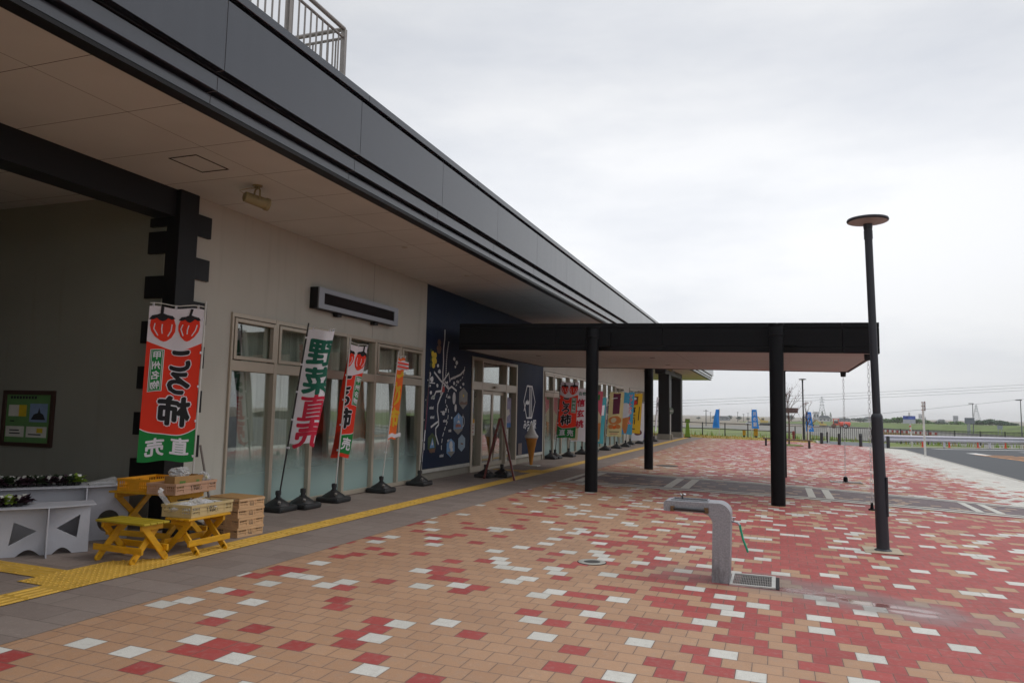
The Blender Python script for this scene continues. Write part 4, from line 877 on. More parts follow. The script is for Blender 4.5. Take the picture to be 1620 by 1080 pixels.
# ------------------------------------------------------------------ wall sign, notice board, floodlights
t = thing('led_sign', (XF, 11.04, 3.16), 'long silver framed electronic message sign on the cream wall above the windows', 'sign')
q = MB(); q.bx(XF, -6.80, 9.75, 12.33, 3.155, 3.495); q.build('case', M_black, parent=t, bevel=.004)
q = MB()
for a in ((9.752, 12.328, 3.157, 3.235), (9.752, 12.328, 3.415, 3.493), (9.752, 9.90, 3.235, 3.415), (12.18, 12.328, 3.235, 3.415)): q.bx(-6.798, -6.775, *a)
q.build('frame', pm('silver_frame', '85878e', .4, metal=.4, var=.04), parent=t)
q = MB(); q.bx(-6.799, -6.793, 9.90, 12.18, 3.235, 3.415); q.build('screen', pm('led_screen', '140b0c', .6, var=.6, scale=5, spec=.08), parent=t)
for y in (10.4, 11.6): MB().bx(XF+.01, -6.85, y, y+.12, 3.10, 3.156).build('bracket', M_black, parent=t)
t = thing('notice_board', (-9.27, 6.99, 1.0), 'dark framed green notice board on the shaded porch wall', 'notice board')
q = MB(); F2 = [(-9.74, 1.02), (-8.81, 1.04), (-8.81, 1.745), (-9.74, 1.72)]
for a in ((-9.74,-8.81,1.01,1.06),(-9.74,-8.81,1.685,1.74),(-9.74,-9.685,1.06,1.685),(-8.865,-8.81,1.06,1.685)): q.bx(a[0], a[1], 6.96, 6.998, a[2], a[3])
q.build('frame', pm('board_frame', '3a241c', .5), parent=t, bevel=.003)
q = MB(); fy = lambda d: (lambda x, z: (x, 6.985-d, z)); q.flat(rect(-9.69,-8.86,1.06,1.69), fy(0)); q.flat(rect(-9.64,-9.31,1.40,1.55), fy(.001), 1); q.flat(rect(-9.45,-9.31,1.40,1.55), fy(.002), 2); q.flat(rect(-9.25,-8.93,1.33,1.57), fy(.001), 3)
q.flat([(-9.22,1.36),(-8.96,1.36),(-9.0,1.43),(-9.05,1.45),(-9.08,1.52),(-9.1,1.45),(-9.17,1.43)], fy(.002), 4); q.flat(rect(-9.67,-9.33,1.13,1.27), fy(.001), 1); q.flat(rect(-9.29,-8.92,1.13,1.27), fy(.001), 1); q.flat(rect(-9.1,-8.99,1.19,1.25), fy(.002), 2)
for k in range(9): q.flat(rect(-9.62+.055*k, -9.62+.055*k+.04, 1.63, 1.665), fy(.001), 4)
for a, b, z in ((-9.6,-9.4,1.17),(-9.6,-9.42,1.21),(-9.25,-9.02,1.16),(-9.6,-9.52,1.33)): q.flat(rect(a, b, z, z+.015), fy(.002), 4)
q.build('poster', [pm('poster_green', '5c8a52', .6), M_paper, M_lem, pm('poster_blue', '7e95b8', .6), M_ink], parent=t, solid=True)
M_flood = pm('floodlight_beige', '8f8560', .5, var=.08)
def flood(x, y, lab, d=(.45, .87, -.14), L=.30):
    t = thing('floodlight', (x, y, ZS), lab, 'floodlight', 'soffit floodlights'); d = Vector(d).normalized(); c = Vector((x, y, ZS-.19))
    q = MB(); q.cyl(c-d*L*.5, c+d*L*.36, .062, .07, 20); q.cyl(c+d*L*.36, c+d*L*.5, .078, .078, 20); q.cyl(c-d*L*.55, c-d*L*.5, .04, .062, 20); q.build('housing', M_flood, parent=t, smooth=True)
    MB().cyl(c+d*L*.5, c+d*(L*.5+.004), .068, n=20).build('lens', pm('lamp_lens', '6f6c5c', .15), parent=t)
    s = Vector((-d.y, d.x, 0)).normalized(); q = MB()
    q.tube([c+s*.08, c+s*.08+Vector((0,0,.11)), c+s*.05+Vector((0,0,.15)), c-s*.05+Vector((0,0,.15)), c-s*.08+Vector((0,0,.11)), c-s*.08], .011, 6); q.cyl(c+Vector((0,0,.15)), (x, y, ZS-.012), .022); q.cyl((x, y, ZS-.012), (x, y, ZS-.001), .06, n=18)
    q.tube([c-d*.13+Vector((0,0,.02)), c-d*.22+Vector((0,0,.05)), c-d*.10+Vector((0,0,.12)), c+Vector((0,0,.16))], .006, 5)
    q.build('bracket', M_flood, parent=t, smooth=True); return t
flood(-5.88, 7.10, 'beige floodlight on the eave soffit near the dark corner post'); flood(-6.0, 39.0, 'far floodlight on the soffit left of its twin by the porch pillars', d=(-.6, -.6, -.3)); flood(-5.6, 41.0, 'far floodlight on the soffit right of its twin by the porch pillars', d=(.8, -.4, -.3), L=.5)
# ------------------------------------------------------------------ yellow slatted tables
M_yw = pm('yellow_paint_wood', 'cc960c', .5, var=.22, scale=7, bump=.25, bscale=40, stretch=(1, 1, 3)); M_yg = pm('yellow_green_top', 'a5901c', .55, var=.2, scale=9, bump=.2)
def xtable(label, cx, cy, L, Wd, ztop, rz, topmat):
    """picnic style folding table: planked top on two crossed leg frames"""
    z0 = g(cx); t = thing('slatted_table', (cx, cy, z0), label, 'table', 'yellow slatted tables'); h = ztop-z0
    q = MB(); n = 4; w = Wd/n
    for k in range(n): q.bx(-L/2, L/2, -Wd/2+k*w+.003, -Wd/2+(k+1)*w-.003, h-.022, h)
    q.build('tabletop', topmat, parent=t, local=True, bevel=.006)
    for s in (-1, 1):
        x = s*(L/2-.07)
        MB().bx(x-.018, x+.018, -Wd/2+.03, Wd/2-.03, h-.075, h-.024).build('batten', M_yw, parent=t, local=True, bevel=.005)
        for k, d in ((0, 1), (1, -1)):
            q = MB(); xo = x+(.030 if k else -.008)*s*-1; a, b = Vector((xo, d*(Wd/2+.02), .028)), Vector((xo, -d*(Wd/2-.06), h-.05)); q.bar(a, b, .024, .062, up=(0, d, .6)); q.cyl(a-Vector((.012, 0, 0)), a+Vector((.012, 0, 0)), .031, n=14)
            q.build('leg', M_yw, parent=t, local=True, bevel=.004)
    for y, z in ((-Wd/2+.005, .125), (Wd/2-.005, .125)): MB().bx(-L/2+.005, L/2-.005, y-.012, y+.012, z-.03, z+.03).build('stretcher', M_yw, parent=t, local=True, bevel=.004)
    t.rotation_euler = (0, 0, rz); return t
xtable('small low yellow-green topped table with nothing on it', -5.93, 5.62, .66, .30, .47, R(-3), M_yg)
xtable('yellow table holding the cream crate of clear bags', -5.70, 6.25, .60, .32, .455, R(90), M_yw)
xtable('taller yellow table at the back carrying two crates', -6.42, 6.43, .84, .58, .655, R(3), M_yw)

# ------------------------------------------------------------------ crates
def bag_mat():
    m = pm('clear_bag', 'd9dadb', .25, var=.08, scale=6); t = m.node_tree; o = t.nodes['Material Output']; p = t.nodes['Principled BSDF']; X = NX(t)
    tr = t.nodes.new('ShaderNodeBsdfTransparent'); s = t.nodes.new('ShaderNodeMixShader'); lw = t.nodes.new('ShaderNodeLayerWeight'); lw.inputs[0].default_value = .35
    t.links.new(X.op('ADD', X.op('MULTIPLY', lw.outputs['Facing'], .55), .30, clamp=True), s.inputs[0]); t.links.new(tr.outputs[0], s.inputs[1]); t.links.new(p.outputs[0], s.inputs[2]); t.links.new(s.outputs[0], o.inputs[0]); return m
M_cp, M_cc, M_cy, M_ct = pm('crate_pink', 'b08a70', .5, var=.1, scale=9), pm('crate_cream', 'bda878', .5, var=.1, scale=9), pm('crate_yellow', 'cf8f12', .45, var=.12, scale=8), pm('crate_tan', 'c7a27a', .5, var=.12, scale=8)
M_cbrown = pm('cardboard', 'a57f4d', .8, var=.12, scale=8); M_bag = bag_mat()
def crate(label, at, rz, L, Wd, H, mat, mark=None, group=None):
    t = thing('plastic_crate', at, label, 'crate', group); q = MB(); a, b, w = L/2, Wd/2, .012
    for z0, z1, o in ((0, .022, 0), (H-.026, H, .006), (H*.5-.006, H*.5+.006, 0)):
        q.bx(-a-o, a+o, -b-o, -b+w, z0, z1); q.bx(-a-o, a+o, b-w, b+o, z0, z1); q.bx(-a-o, -a+w, -b+w, b-w, z0, z1); q.bx(a-w, a+o, -b+w, b-w, z0, z1)
    q.bx(-a+.001, a-.001, -b+.001, b-.001, .004, .012)
    def side(n, Ls, f):
        for i in range(n+1):
            c = -Ls/2+Ls*i/n; c = max(-Ls/2+.009, min(Ls/2-.009, c)); f(c-.007, c+.007, .022, H-.026, -.002)
        for i in range(n):                                     # solid panels between open lattice bays
            c0 = -Ls/2+Ls*i/n+.007; c1 = -Ls/2+Ls*(i+1)/n-.007
            if i % 2 == 1 or n < 3: f(c0, c1, .022, H-.026, .003)
            else:
                m = max(2, int((c1-c0)/.022))
                for j in range(m): cc = c0+(c1-c0)*(j+.5)/m; f(cc-.0035, cc+.0035, .022, H-.026, .003)
                f(c0, c1, .022, .040, .004)
    for s in (-1, 1):
        side(5, L, lambda c0, c1, z0, z1, d: q.bx(c0, c1, s*(b-.001-d), s*(b-.007-d), z0, z1)); side(3, Wd, lambda c0, c1, z0, z1, d: q.bx(s*(a-.001-d), s*(a-.007-d), c0, c1, z0, z1))
    q.build('crate_body', mat, parent=t, local=True)
    if mark:
        q = MB()
        put_text(q, mark, lambda x, z: (x, -b-.0005, H*.48+z), .07); put_text(q, mark, lambda x, z: (a+.0005, x, H*.48+z), .07)
        q.build('handwriting', M_ink, parent=t, local=True)
    t.rotation_euler = (0, 0, rz); return t
crate('yellow crate at the left end of the taller yellow table', (-6.52, 6.42, .657), R(94), .56, .42, .135, M_cy, '丸山')
crate('shallow pink crate holding cardboard boxes on the taller yellow table', (-6.08, 6.40, .657), R(94), .64, .36, .115, M_cp, 'Work')
crate('cream crate filled with clear plastic bags on the front yellow table', (-5.76, 6.30, .457), R(92), .62, .37, .125, M_cc, 'Work')
cr0 = None
for k, w in enumerate(('lowest', 'second from the bottom', 'third from the bottom', 'topmost')):
    at = (-6.06, 7.22, g(-6.06)+.002+.1085*k); lb = 'tan crate, '+w+' of the stack of four behind the yellow tables'
    if k == 0: cr0 = crate(lb, at, R(-5), .52, .40, .1065, M_ct, '山', 'stack of tan crates')
    else: dup(cr0, at, lb, R(-5+(1.5, -1, .6)[k-1]))
MB_ = MB(); MB_.rbox((-6.06, 7.22, g(-6.06)+.002+.1085*4+.004), (.50, .38, .006), Matrix.Rotation(R(-5), 3, 'Z')); tag(MB_.build('cardboard_sheet', M_cbrown, at=(-6.06, 7.22, .53)), 'brown cardboard sheet covering the top tan crate of the stack', 'cardboard')
def boxx(label, at, size, rz):
    t = thing('cardboard_box', at, label, 'box', 'cardboard boxes in the pink crate'); a, b, h = size[0]/2, size[1]/2, size[2]
    q = MB(); q.bx(-a, a, -b, -b+.005, 0, h); q.bx(-a, a, b-.005, b, 0, h); q.bx(-a, -a+.005, -b+.005, b-.005, 0, h); q.bx(a-.005, a, -b+.005, b-.005, 0, h); q.bx(-a+.005, a-.005, -b+.005, b-.005, 0, .005); q.build('box_body', M_cbrown, parent=t, local=True)
    q = MB(); q.flat([(-a*.5, h*.3), (a*.1, h*.3), (a*.1, h*.7), (-a*.5, h*.7)], lambda x, z: (x, -b-.001, z)); q.flat([(-b*.6, h*.25), (b*.3, h*.25), (b*.3, h*.75), (-b*.6, h*.75)], lambda x, z: (a+.001, x, z)); q.build('print', pm('print_green', '5f7d35', .7), parent=t, local=True); t.rotation_euler = (0, 0, rz)
boxx('cardboard box with a green print, front one in the pink crate', (-6.06, 6.33, .671), (.24, .17, .165), R(80)); boxx('cardboard box with a green print, rear one in the pink crate', (-6.10, 6.55, .671), (.15, .20, .16), R(88))
def bag(label, at, r, seed, flat=.55):
    bm = bmesh.new(); bmesh.ops.create_icosphere(bm, subdivisions=4, radius=1)
    for v in bm.verts:
        n1 = mnoise.noise(v.co*1.6+Vector((seed, 0, 0))); n2 = mnoise.noise(v.co*4.3+Vector((0, seed, 0))); n3 = abs(mnoise.noise(v.co*8+Vector((0, 0, seed))))
        v.co *= 1+.35*n1+.22*n2+.16*n3; v.co.z *= flat
    zmin = min(v.co.z for v in bm.verts)
    q = MB(); q.add([(v.co.x*r[0]+at[0], v.co.y*r[1]+at[1], (v.co.z-zmin)*r[2]+at[2]) for v in bm.verts], [tuple(x.index for x in f.verts) for f in bm.faces]); bm.free()
    return tag(q.build('plastic_bag', M_bag, at=at), label, 'plastic bag', 'clear plastic bags in the crates')
bag('crumpled clear bag at the near end of the cream crate', (-5.77, 6.11, .472), (.14, .12, .10), 1.2); bag('crumpled clear bag in the middle of the cream crate', (-5.75, 6.30, .472), (.15, .13, .11), 5.1); bag('crumpled clear bag at the far end of the cream crate', (-5.76, 6.49, .472), (.14, .12, .10), 9.7)
bag('crumpled clear bag at the right corner of the pink crate', (-6.02, 6.64, .671), (.08, .05, .15), 13.3); bag('small white bag on top of the boxes in the pink crate', (-6.08, 6.34, .80), (.10, .08, .10), 17.7)
q = MB(); P = [(-5.86, 5.985, .585), (-5.87, 5.93, .655), (-5.895, 5.905, .70), (-5.91, 5.93, .73), (-5.93, 5.97, .735)]
for a, b in zip(P, P[1:]): q.bar(a, b, .045, .002, up=(.6, -.7, .2))
tag(q.build('plastic_strip', M_bag, at=(-5.86, 5.985, .585)), 'curled strip of clear plastic sticking up from the cream crate', 'plastic strip')
t = thing('broom', (-6.22, 7.12, g(-6.2)), 'thin grey handled broom leaning behind the pink crate', 'broom'); A_, B_ = Vector((-6.225, 7.10, .10)), Vector((-6.36, 6.93, 1.13))
MB().tube([A_.lerp(B_, .1), A_.lerp(B_, .5), B_], .013, 8).build('handle', pm('grey_handle', '6d6762', .5), parent=t); MB().tube([A_.lerp(B_, .55), A_.lerp(B_, .66)], .022, 10).build('grip', pm('lime_plastic', 'a9a63f', .5), parent=t, smooth=True)
MB().bx(-6.33, -6.12, 7.08, 7.13, g(-6.2), .19).build('broom_head', M_gap, parent=t)

# ------------------------------------------------------------------ white board display stands with seedlings
M_board = pm('white_board', 'b0b1b8', .75, var=.07, scale=5, bump=.15)
E_ = Vector((.59, .81, 0)).normalized(); N_ = Vector((E_.y, -E_.x, 0))
def holed(q, outer, holes, fn, t0, t1):
    P = [Vector((a, b, 0)) for a, b in outer]; Hs = [[Vector((a, b, 0)) for a, b in h] for h in holes]; tri = tessellate_polygon([P]+Hs); al = outer+[p for h in holes for p in h]; n = len(al)
    fs = [tuple(x) for x in tri]+[tuple(i+n for i in reversed(x)) for x in tri]; s = 0
    for lp in [outer]+holes:
        m = len(lp); fs += [(s+i, s+(i+1) % m, n+s+(i+1) % m, n+s+i) for i in range(m)]; s += m
    q.add([fn(a, b, t0) for a, b in al]+[fn(a, b, t1) for a, b in al], fs)
def arch(a, b, h, n=8): return [(a+(b-a)*i/n, h*math.sin(math.pi*i/n)) for i in range(n+1)]
def stand(label, A, s0, s1, zt, depth, holes, fins, arches, front=.0):
    A = Vector((A[0], A[1], 0)); z0 = g(A.x); t = thing('display_stand', (*((A+E_*(s0+s1)/2-N_*depth/2).xy), z0), label, 'display stand', 'white board display stands')
    pt = lambda s, z, d: A+E_*s+N_*d+Vector((0, 0, z0+z))
    q = MB(); o = [(s0, 0)]
    for a in arches: o += arch(*a)
    o += [(s1, 0), (s1, zt-z0), (s0, zt-z0)]
    holed(q, o, holes, lambda a, b, d: pt(a, b, d), -.006, .006); q.build('front_board', M_board, parent=t)
    for s, d0, d1, hole in fins:
        q = MB(); holed(q, [(d0, 0), (d1, 0), (d1*.9 if d1 > 0 else d1, zt-z0-.001), (d0, zt-z0-.001)], [hole] if hole else [], lambda a, b, d: pt(s+d, b, a), -.006, .006); q.build('fin_board', M_board, parent=t)
    q = MB(); f = lambda s, d, k: pt(s, zt-z0+k, d); o = [(s0-.03, -depth), (s1+.05, -depth), (s1+.05, front), (max(x[0] for x in fins if x[2] > .05)+.04 if any(x[2] > .05 for x in fins) else s1-.2, front+.10), (s0-.03, front+.06)]
    q.prism(o, f, 0, .010); q.build('shelf', M_board, parent=t, bevel=.002)
    return pt
tri1, tri2 = [(.10,.33),(.07,.11),(.29,.235)], [(.655,.375),(.455,.25),(.635,.15)]
ptl = stand('lower white display stand with triangular cut-outs in its front', (-7.0, 5.09), -.75, .74, .565, .36, [tri1, tri2, [(a-.72, b) for a, b in tri1]], [(.375, .007, .20, [(.06,.30),(.05,.16),(.13,.10),(.14,.28)]), (.70, -.34, -.007, None), (-.70, -.34, -.007, None)], [(-.6, -.42, .05), (.13, .33, .06), (.43, .60, .06)], .02)
ptu = stand('taller white display stand behind with round cut-outs', (-7.43, 5.54), -.70, 1.05, .69, .42, [ell(.86, .20, .11, .12), ell(-.2, .2, .11, .12)], [(.62, .007, .22, None), (1.0, -.40, -.007, None), (-.66, -.40, -.007, None)], [(.0, .5, .06)], .02)
M_pot = pm('seedling_pot', '1d1b1c', .6); M_lp, M_lg, M_ld = pm('leaf_purple', '3a2230', .7, var=.5, scale=20, trans=.2), pm('leaf_lime', '7f9a2c', .7, var=.3, scale=20, trans=.2), pm('leaf_green', '2c3d22', .7, var=.4, scale=20, trans=.2)
def seedling(mat, seed):
    t = bpy.data.objects.new('seedling', None); COL.objects.link(t); t.empty_display_size = .05; ORG[t.name] = Vector((0,0,0)); rr = random.Random(seed)
    q = MB(); q.lathe([(.028, 0), (.036, .034), (.038, .034), (.038, .038), (.03, .036)], n=14); q.build('pot', M_pot, parent=t, local=True, smooth=True)
    q = MB()
    for i in range(56):
        a = rr.random()*6.28; l = rr.uniform(.05, .11); w = rr.uniform(.022, .04); e = rr.uniform(.05, 1.1); d = Vector((math.cos(a)*math.cos(e), math.sin(a)*math.cos(e), math.sin(e))); s = Vector((-math.sin(a), math.cos(a), 0)); b = Vector((math.cos(a)*.012, math.sin(a)*.012, .034))
        m = b+d*l*.55+Vector((0, 0, .008)); q.add([b, m-s*w, b+d*l-Vector((0, 0, .012)), m+s*w, m+Vector((0, 0, -.006))], [(0, 1, 4), (1, 2, 4), (2, 3, 4), (3, 0, 4)])
    q.build('leaves', mat, parent=t, local=True, solid=True)
    q = MB(); q.rbox((.03, -.01, .085), (.045, .002, .055), Matrix.Rotation(R(40), 3, 'Z') @ Matrix.Rotation(R(-30), 3, 'X')); q.build('label_tag', M_paper, parent=t, local=True)
    return t
sp_, sl_, sd_ = seedling(M_lp, 1), seedling(M_lg, 2), seedling(M_ld, 3); used = set()
def put_seed(src, p, rz, where):
    kind = {sp_: 'purple leaved', sl_: 'lime green', sd_: 'dark green'}[src]; lab = kind+' seedling in a small black pot on the '+where
    if src.name not in used: used.add(src.name); o = src; o.location = p; o.rotation_euler = (0, 0, rz)
    else: o = dup(src, p, None, rz)
    tag(o, lab, 'seedling', kind+' seedlings on the '+where); return o
rr = random.Random(5)
for i in range(11):
    for j in range(2):
        s = -.62+.085*i+rr.uniform(-.02, .02)
        if s > .22: continue
        put_seed(sp_ if (i*2+j) % 4 else sl_, ptl(s+.02*j, .565-g(-7)+.010, -.09-.12*j), rr.random()*6, 'lower display stand')
for i in range(15):
    for j in range(2):
        s = -.55+.085*i+rr.uniform(-.02, .02)
        if s > .62: continue
        put_seed(sl_ if s > .5 else (sd_ if (i+j) % 3 == 0 else sp_), ptu(s, .69-g(-7.43)+.010, -.10-.13*j), rr.random()*6, 'taller display stand')
q = MB(); c = ptu(.78, .69-g(-7.43)+.010, -.10); e2 = E_*.13; n2 = N_*.10
for a, b in ((0, 1), (1, 2)): pass
q.add([c-e2-n2, c+e2-n2, c+e2+n2, c-e2+n2, c-e2-n2*.9+Vector((0,0,.02)), c+e2-n2*.9+Vector((0,0,.075)), c+e2*1.05+n2*.9+Vector((0,0,.07)), c-e2+n2*.9+Vector((0,0,.015))], [(0,3,2,1),(4,5,6,7),(0,1,5,4),(1,2,6,5),(2,3,7,6),(3,0,4,7)])
tag(q.build('plastic_tray', M_bag, at=tuple(c)), 'empty clear plastic tray at the end of the taller display stand', 'tray')

# ------------------------------------------------------------------ drinking fountain, drain, manholes
M_stone = pm('grey_terrazzo', '919297', .5, var=.24, scale=60, bump=.25, bscale=130, detail=6)
def fountain_mat():
    m = M_stone; t = m.node_tree; p = t.nodes['Principled BSDF']; X = NX(t); ge = t.nodes.new('ShaderNodeNewGeometry'); sp = t.nodes.new('ShaderNodeSeparateXYZ'); t.links.new(ge.outputs['Position'], sp.inputs[0])
    st = X.op('MULTIPLY', X.ss(sp.outputs[2], .05, .42, 1, 0), X.ss(X.noise(X.vec(X.op('MULTIPLY', sp.outputs[0], 14.0), X.op('MULTIPLY', sp.outputs[1], 14.0), X.op('MULTIPLY', sp.outputs[2], 3.0)), 1.0, 5), .4, .62))
    src = p.inputs['Base Color'].links[0].from_socket; t.links.new(X.mixc(X.op('MULTIPLY', st, .6), src, lin('3c3b3c')), p.inputs['Base Color'])
fountain_mat()
M_chr = pm('chrome', 'b9bbbd', .15, metal=1, var=.03); M_brs = pm('brass_bracket', '6f5a42', .4, metal=.7)
FX, FY = -.53, 7.58; gz = g(FX); t = thing('drinking_fountain', (FX, FY, gz), 'grey stone L-shaped drinking fountain with a green hose on its tap', 'drinking fountain')
def rc(cx, cy, r, a0, a1, n=8): return [(cx+r*math.cos(R(a0+(a1-a0)*i/n)), cy+r*math.sin(R(a0+(a1-a0)*i/n))) for i in range(n+1)]
q = MB(); prof = [(-.610, .0), (-.448, .0)]+rc(-.545, .63, .115, 0, 90)+rc(-1.035, .715, .03, 90, 180)+rc(-1.045, .665, .02, 180, 270)+[(-.70, .645)]+rc(-.70, .545, .10, 90, 0)
q.prism([(a, b) for a, b in prof], lambda a, b, y: (a, y, gz+b), 7.43, 7.73); q.build('fountain_body', M_stone, parent=t, smooth=True, bevel=.012, seg=3)
MB().bx(-.98, -.665, 7.50, 7.66, gz+.7455, gz+.7475).build('basin', M_gap, parent=t)
q = MB()
for y in (7.49, 7.665): q.bx(-1.0, -.645, y, y+.012, gz+.746, gz+.758)
for x in (-1.0, -.655): q.bx(x, x+.012, 7.502, 7.665, gz+.746, gz+.758)
q.build('basin_rim', M_stone, parent=t, bevel=.003)
q = MB(); q.tube([(-.965, 7.405, gz+.675), (-.665, 7.405, gz+.67)], .014, 10); q.build('grab_rail', M_blk, parent=t, smooth=True)
for x in (-.975, -.655): MB().bx(x-.02, x+.02, 7.395, 7.429, gz+.648, gz+.70).build('rail_bracket', M_brs, parent=t, bevel=.003)
q = MB(); q.tube([(-.90, 7.58, gz+.745), (-.90, 7.58, gz+.785), (-.885, 7.575, gz+.80), (-.865, 7.57, gz+.795)], .010, 8); q.tube([(-.90, 7.58, gz+.775), (-.925, 7.6, gz+.80)], .006, 6); q.build('bubbler', M_chr, parent=t, smooth=True)
q = MB(); q.tube([(-.449, 7.58, gz+.565), (-.40, 7.575, gz+.565), (-.37, 7.57, gz+.555), (-.355, 7.57, gz+.535)], .011, 8); q.tube([(-.41, 7.575, gz+.565), (-.41, 7.575, gz+.60)], .008, 8); q.tube([(-.43, 7.575, gz+.603), (-.39, 7.575, gz+.603)], .006, 6); q.build('tap', M_chr, parent=t, smooth=True)
MB().tube([(-.355, 7.57, gz+.54), (-.348, 7.57, gz+.50), (-.325, 7.57, gz+.40), (-.29, 7.57, gz+.31), (-.282, 7.57, gz+.285)], .0105, 10).build('hose', pm('green_hose', '1d9a78', .4), parent=t, smooth=True)
t = thing('drain', (-.22, 7.66, g(-.22)), 'rectangular steel drain grate at the foot of the drinking fountain', 'drain'); zz = g(-.22)
q = MB()
for a in ((-.445,-.035,7.40,7.43),(-.445,-.035,7.90,7.93),(-.445,-.42,7.43,7.90),(-.07,-.035,7.43,7.90)): q.bx(*a, zz+.002, zz+.016)
q.build('drain_frame', pm('drain_frame_steel', 'c2c2bd', .4, metal=.3), parent=t)
q = MB()
for k in range(22): x = -.412+.0158*k; q.bx(x, x+.006, 7.43, 7.90, zz+.004, zz+.013)
for y in (7.55, 7.665, 7.78): q.bx(-.42, -.07, y-.004, y+.004, zz+.003, zz+.010)
q.build('grating', M_galv, parent=t); MB().bx(-.42, -.07, 7.43, 7.90, zz+.0005, zz+.002).build('drain_pit', M_gap, parent=t)
q = MB(); q.bx(-.033, .0, 7.40, 7.93, zz+.0015, zz+.004); q.build('drain_edge', M_gap, parent=t)
def manhole(x, y, r, label, inner):
    z = g(x); t = thing('manhole_cover', (x, y, z), label, 'manhole cover')
    MB().lathe([(r, z-.002), (r, z+.007), (r*.93, z+.009), (r*.62, z+.009), (r*.6, z+.004)], (x, y, 0), 36).build('rim', inner[0], parent=t, smooth=True); MB().lathe([(r*.6, z), (r*.6, z+.006), (r*.3, z+.007)], (x, y, 0), 30).build('lid', inner[1], parent=t)
    MB().lathe([(r*1.06, z), (r*1.06, z+.004)], (x, y, 0), 36).build('seat_ring', M_gap, parent=t)
manhole(-1.86, 7.76, .145, 'small round metal cover with a bright rim among the tan blocks', (pm('cover_rim', 'a8a79f', .5, metal=.3), pm('cover_dark', '3c3a38', .5))); manhole(-3.15, 22.6, .32, 'dark round manhole cover beyond the second canopy column', (pm('cover_iron', '33302e', .6), pm('cover_iron_lid', '3a3634', .6)))

# ------------------------------------------------------------------ lamp posts
M_lamp = pm('lamp_grey', '2f3239', .42, var=.06, scale=3, spec=.35); M_lens = pm('lamp_diffuser', 'a5b0b0', .5)
def lamp_post(x, y, label, top=4.13, lean=(-.075, 0)):
    z = g(x); t = thing('lamp_post', (x, y, z), label, 'lamp post', 'disc headed lamp posts'); P = lambda h: (x+lean[0]*h/4, y+lean[1]*h/4, z+h)
    q = MB(); q.tube([P(-.01), P(1.62)], [.074, .067], 24); q.tube([P(1.62), P(1.65), P(1.672)], [.068, .065, .050], 24); q.build('lower_pole', M_lamp, parent=t, smooth=True)
    q = MB(); q.tube([P(1.66), P(top-.24)], .0465, 24); q.build('upper_pole', M_lamp, parent=t, smooth=True)
    q = MB(); q.tube([P(top-.24), P(top-.13)], .052, 20); q.tube([P(top-.13), P(top-.12)], .046, 20); q.tube([P(top-.12), P(top-.04)], [.050, .058], 20); q.build('lamp_neck', M_lamp, parent=t, smooth=True)
    MB().lathe([(.10, z-.002), (.10, z+.012), (.078, z+.03)], (x, y, 0), 24).build('base_collar', M_lamp, parent=t, smooth=True)
    c = P(top); q = MB(); q.lathe([(.06, -.044), (.242, -.012), (.248, .0), (.242, .020), (.15, .044), (.02, .054)], c, 40); q.build('lamp_head', M_lamp, parent=t, smooth=True)
    q = MB(); q.lathe([(.07, -.0475), (.231, -.0180), (.231, -.0155)], c, 40); q.build('diffuser', M_lens, parent=t, smooth=True)
    q = MB(); a, b = Vector(P(.42)), Vector(P(.90)); o = Vector((.086, -.03, 0)); q.bx(a.x+.052, a.x+.076, a.y-.055, a.y-.005, a.z, b.z); q.build('access_door', M_lamp, parent=t, bevel=.006)
    return t
lamp_post(1.20, 10.2, 'tall dark grey lamp post with a flat disc head in the foreground'); lamp_post(1.67, 53.4, 'far lamp post with a flat disc head standing in the verge', lean=(-.03, 0))
q = MB(); z = g(1.2)
q.bx(.98, 1.40, 9.98, 10.42, z+.004, z+.010); tag(q.build('post_plinth', pm('plinth_slab', 'b0a28c', .8, var=.1, bump=.2), at=(1.2, 10.2, z)), 'pale square slab around the foot of the foreground lamp post', 'slab')
# ------------------------------------------------------------------ far end of the plaza
M_bw = pm('bench_wood', '5f4a3c', .6, var=.2, scale=6, stretch=(1, 8, 1)); M_leg = pm('bench_leg', '2b2524', .6)
def bench(x, y, L, lab):
    z = g(x); t = thing('bench', (x, y, z), lab, 'bench', 'backless benches round the plaza tree'); q = MB()
    for k in range(4): q.bx(x-L/2, x+L/2, y-.24+.125*k, y-.24+.125*k+.105, z+.36, z+.42)
    q.build('seat', M_bw, parent=t, bevel=.008)
    for sx in (-1, 1):
        for sy in (-.17, .17): MB().bx(x+sx*(L/2-.16)-.05, x+sx*(L/2-.16)+.05, y+sy-.05, y+sy+.05, z-.005, z+.36).build('leg', M_leg, parent=t)
bench(-.1, 42.3, 1.3, 'dark wooden bench showing left of the third canopy column'); bench(.95, 41.2, 1.5, 'dark wooden bench to the right of the third canopy column')
tag(structure('tree_bed', MB().lathe([(.75, g(.6)-.02), (.75, g(.6)+.03), (.5, g(.6)+.07), (.1, g(.6)+.08)], (.6, 43.8, 0), 26), M_grass))
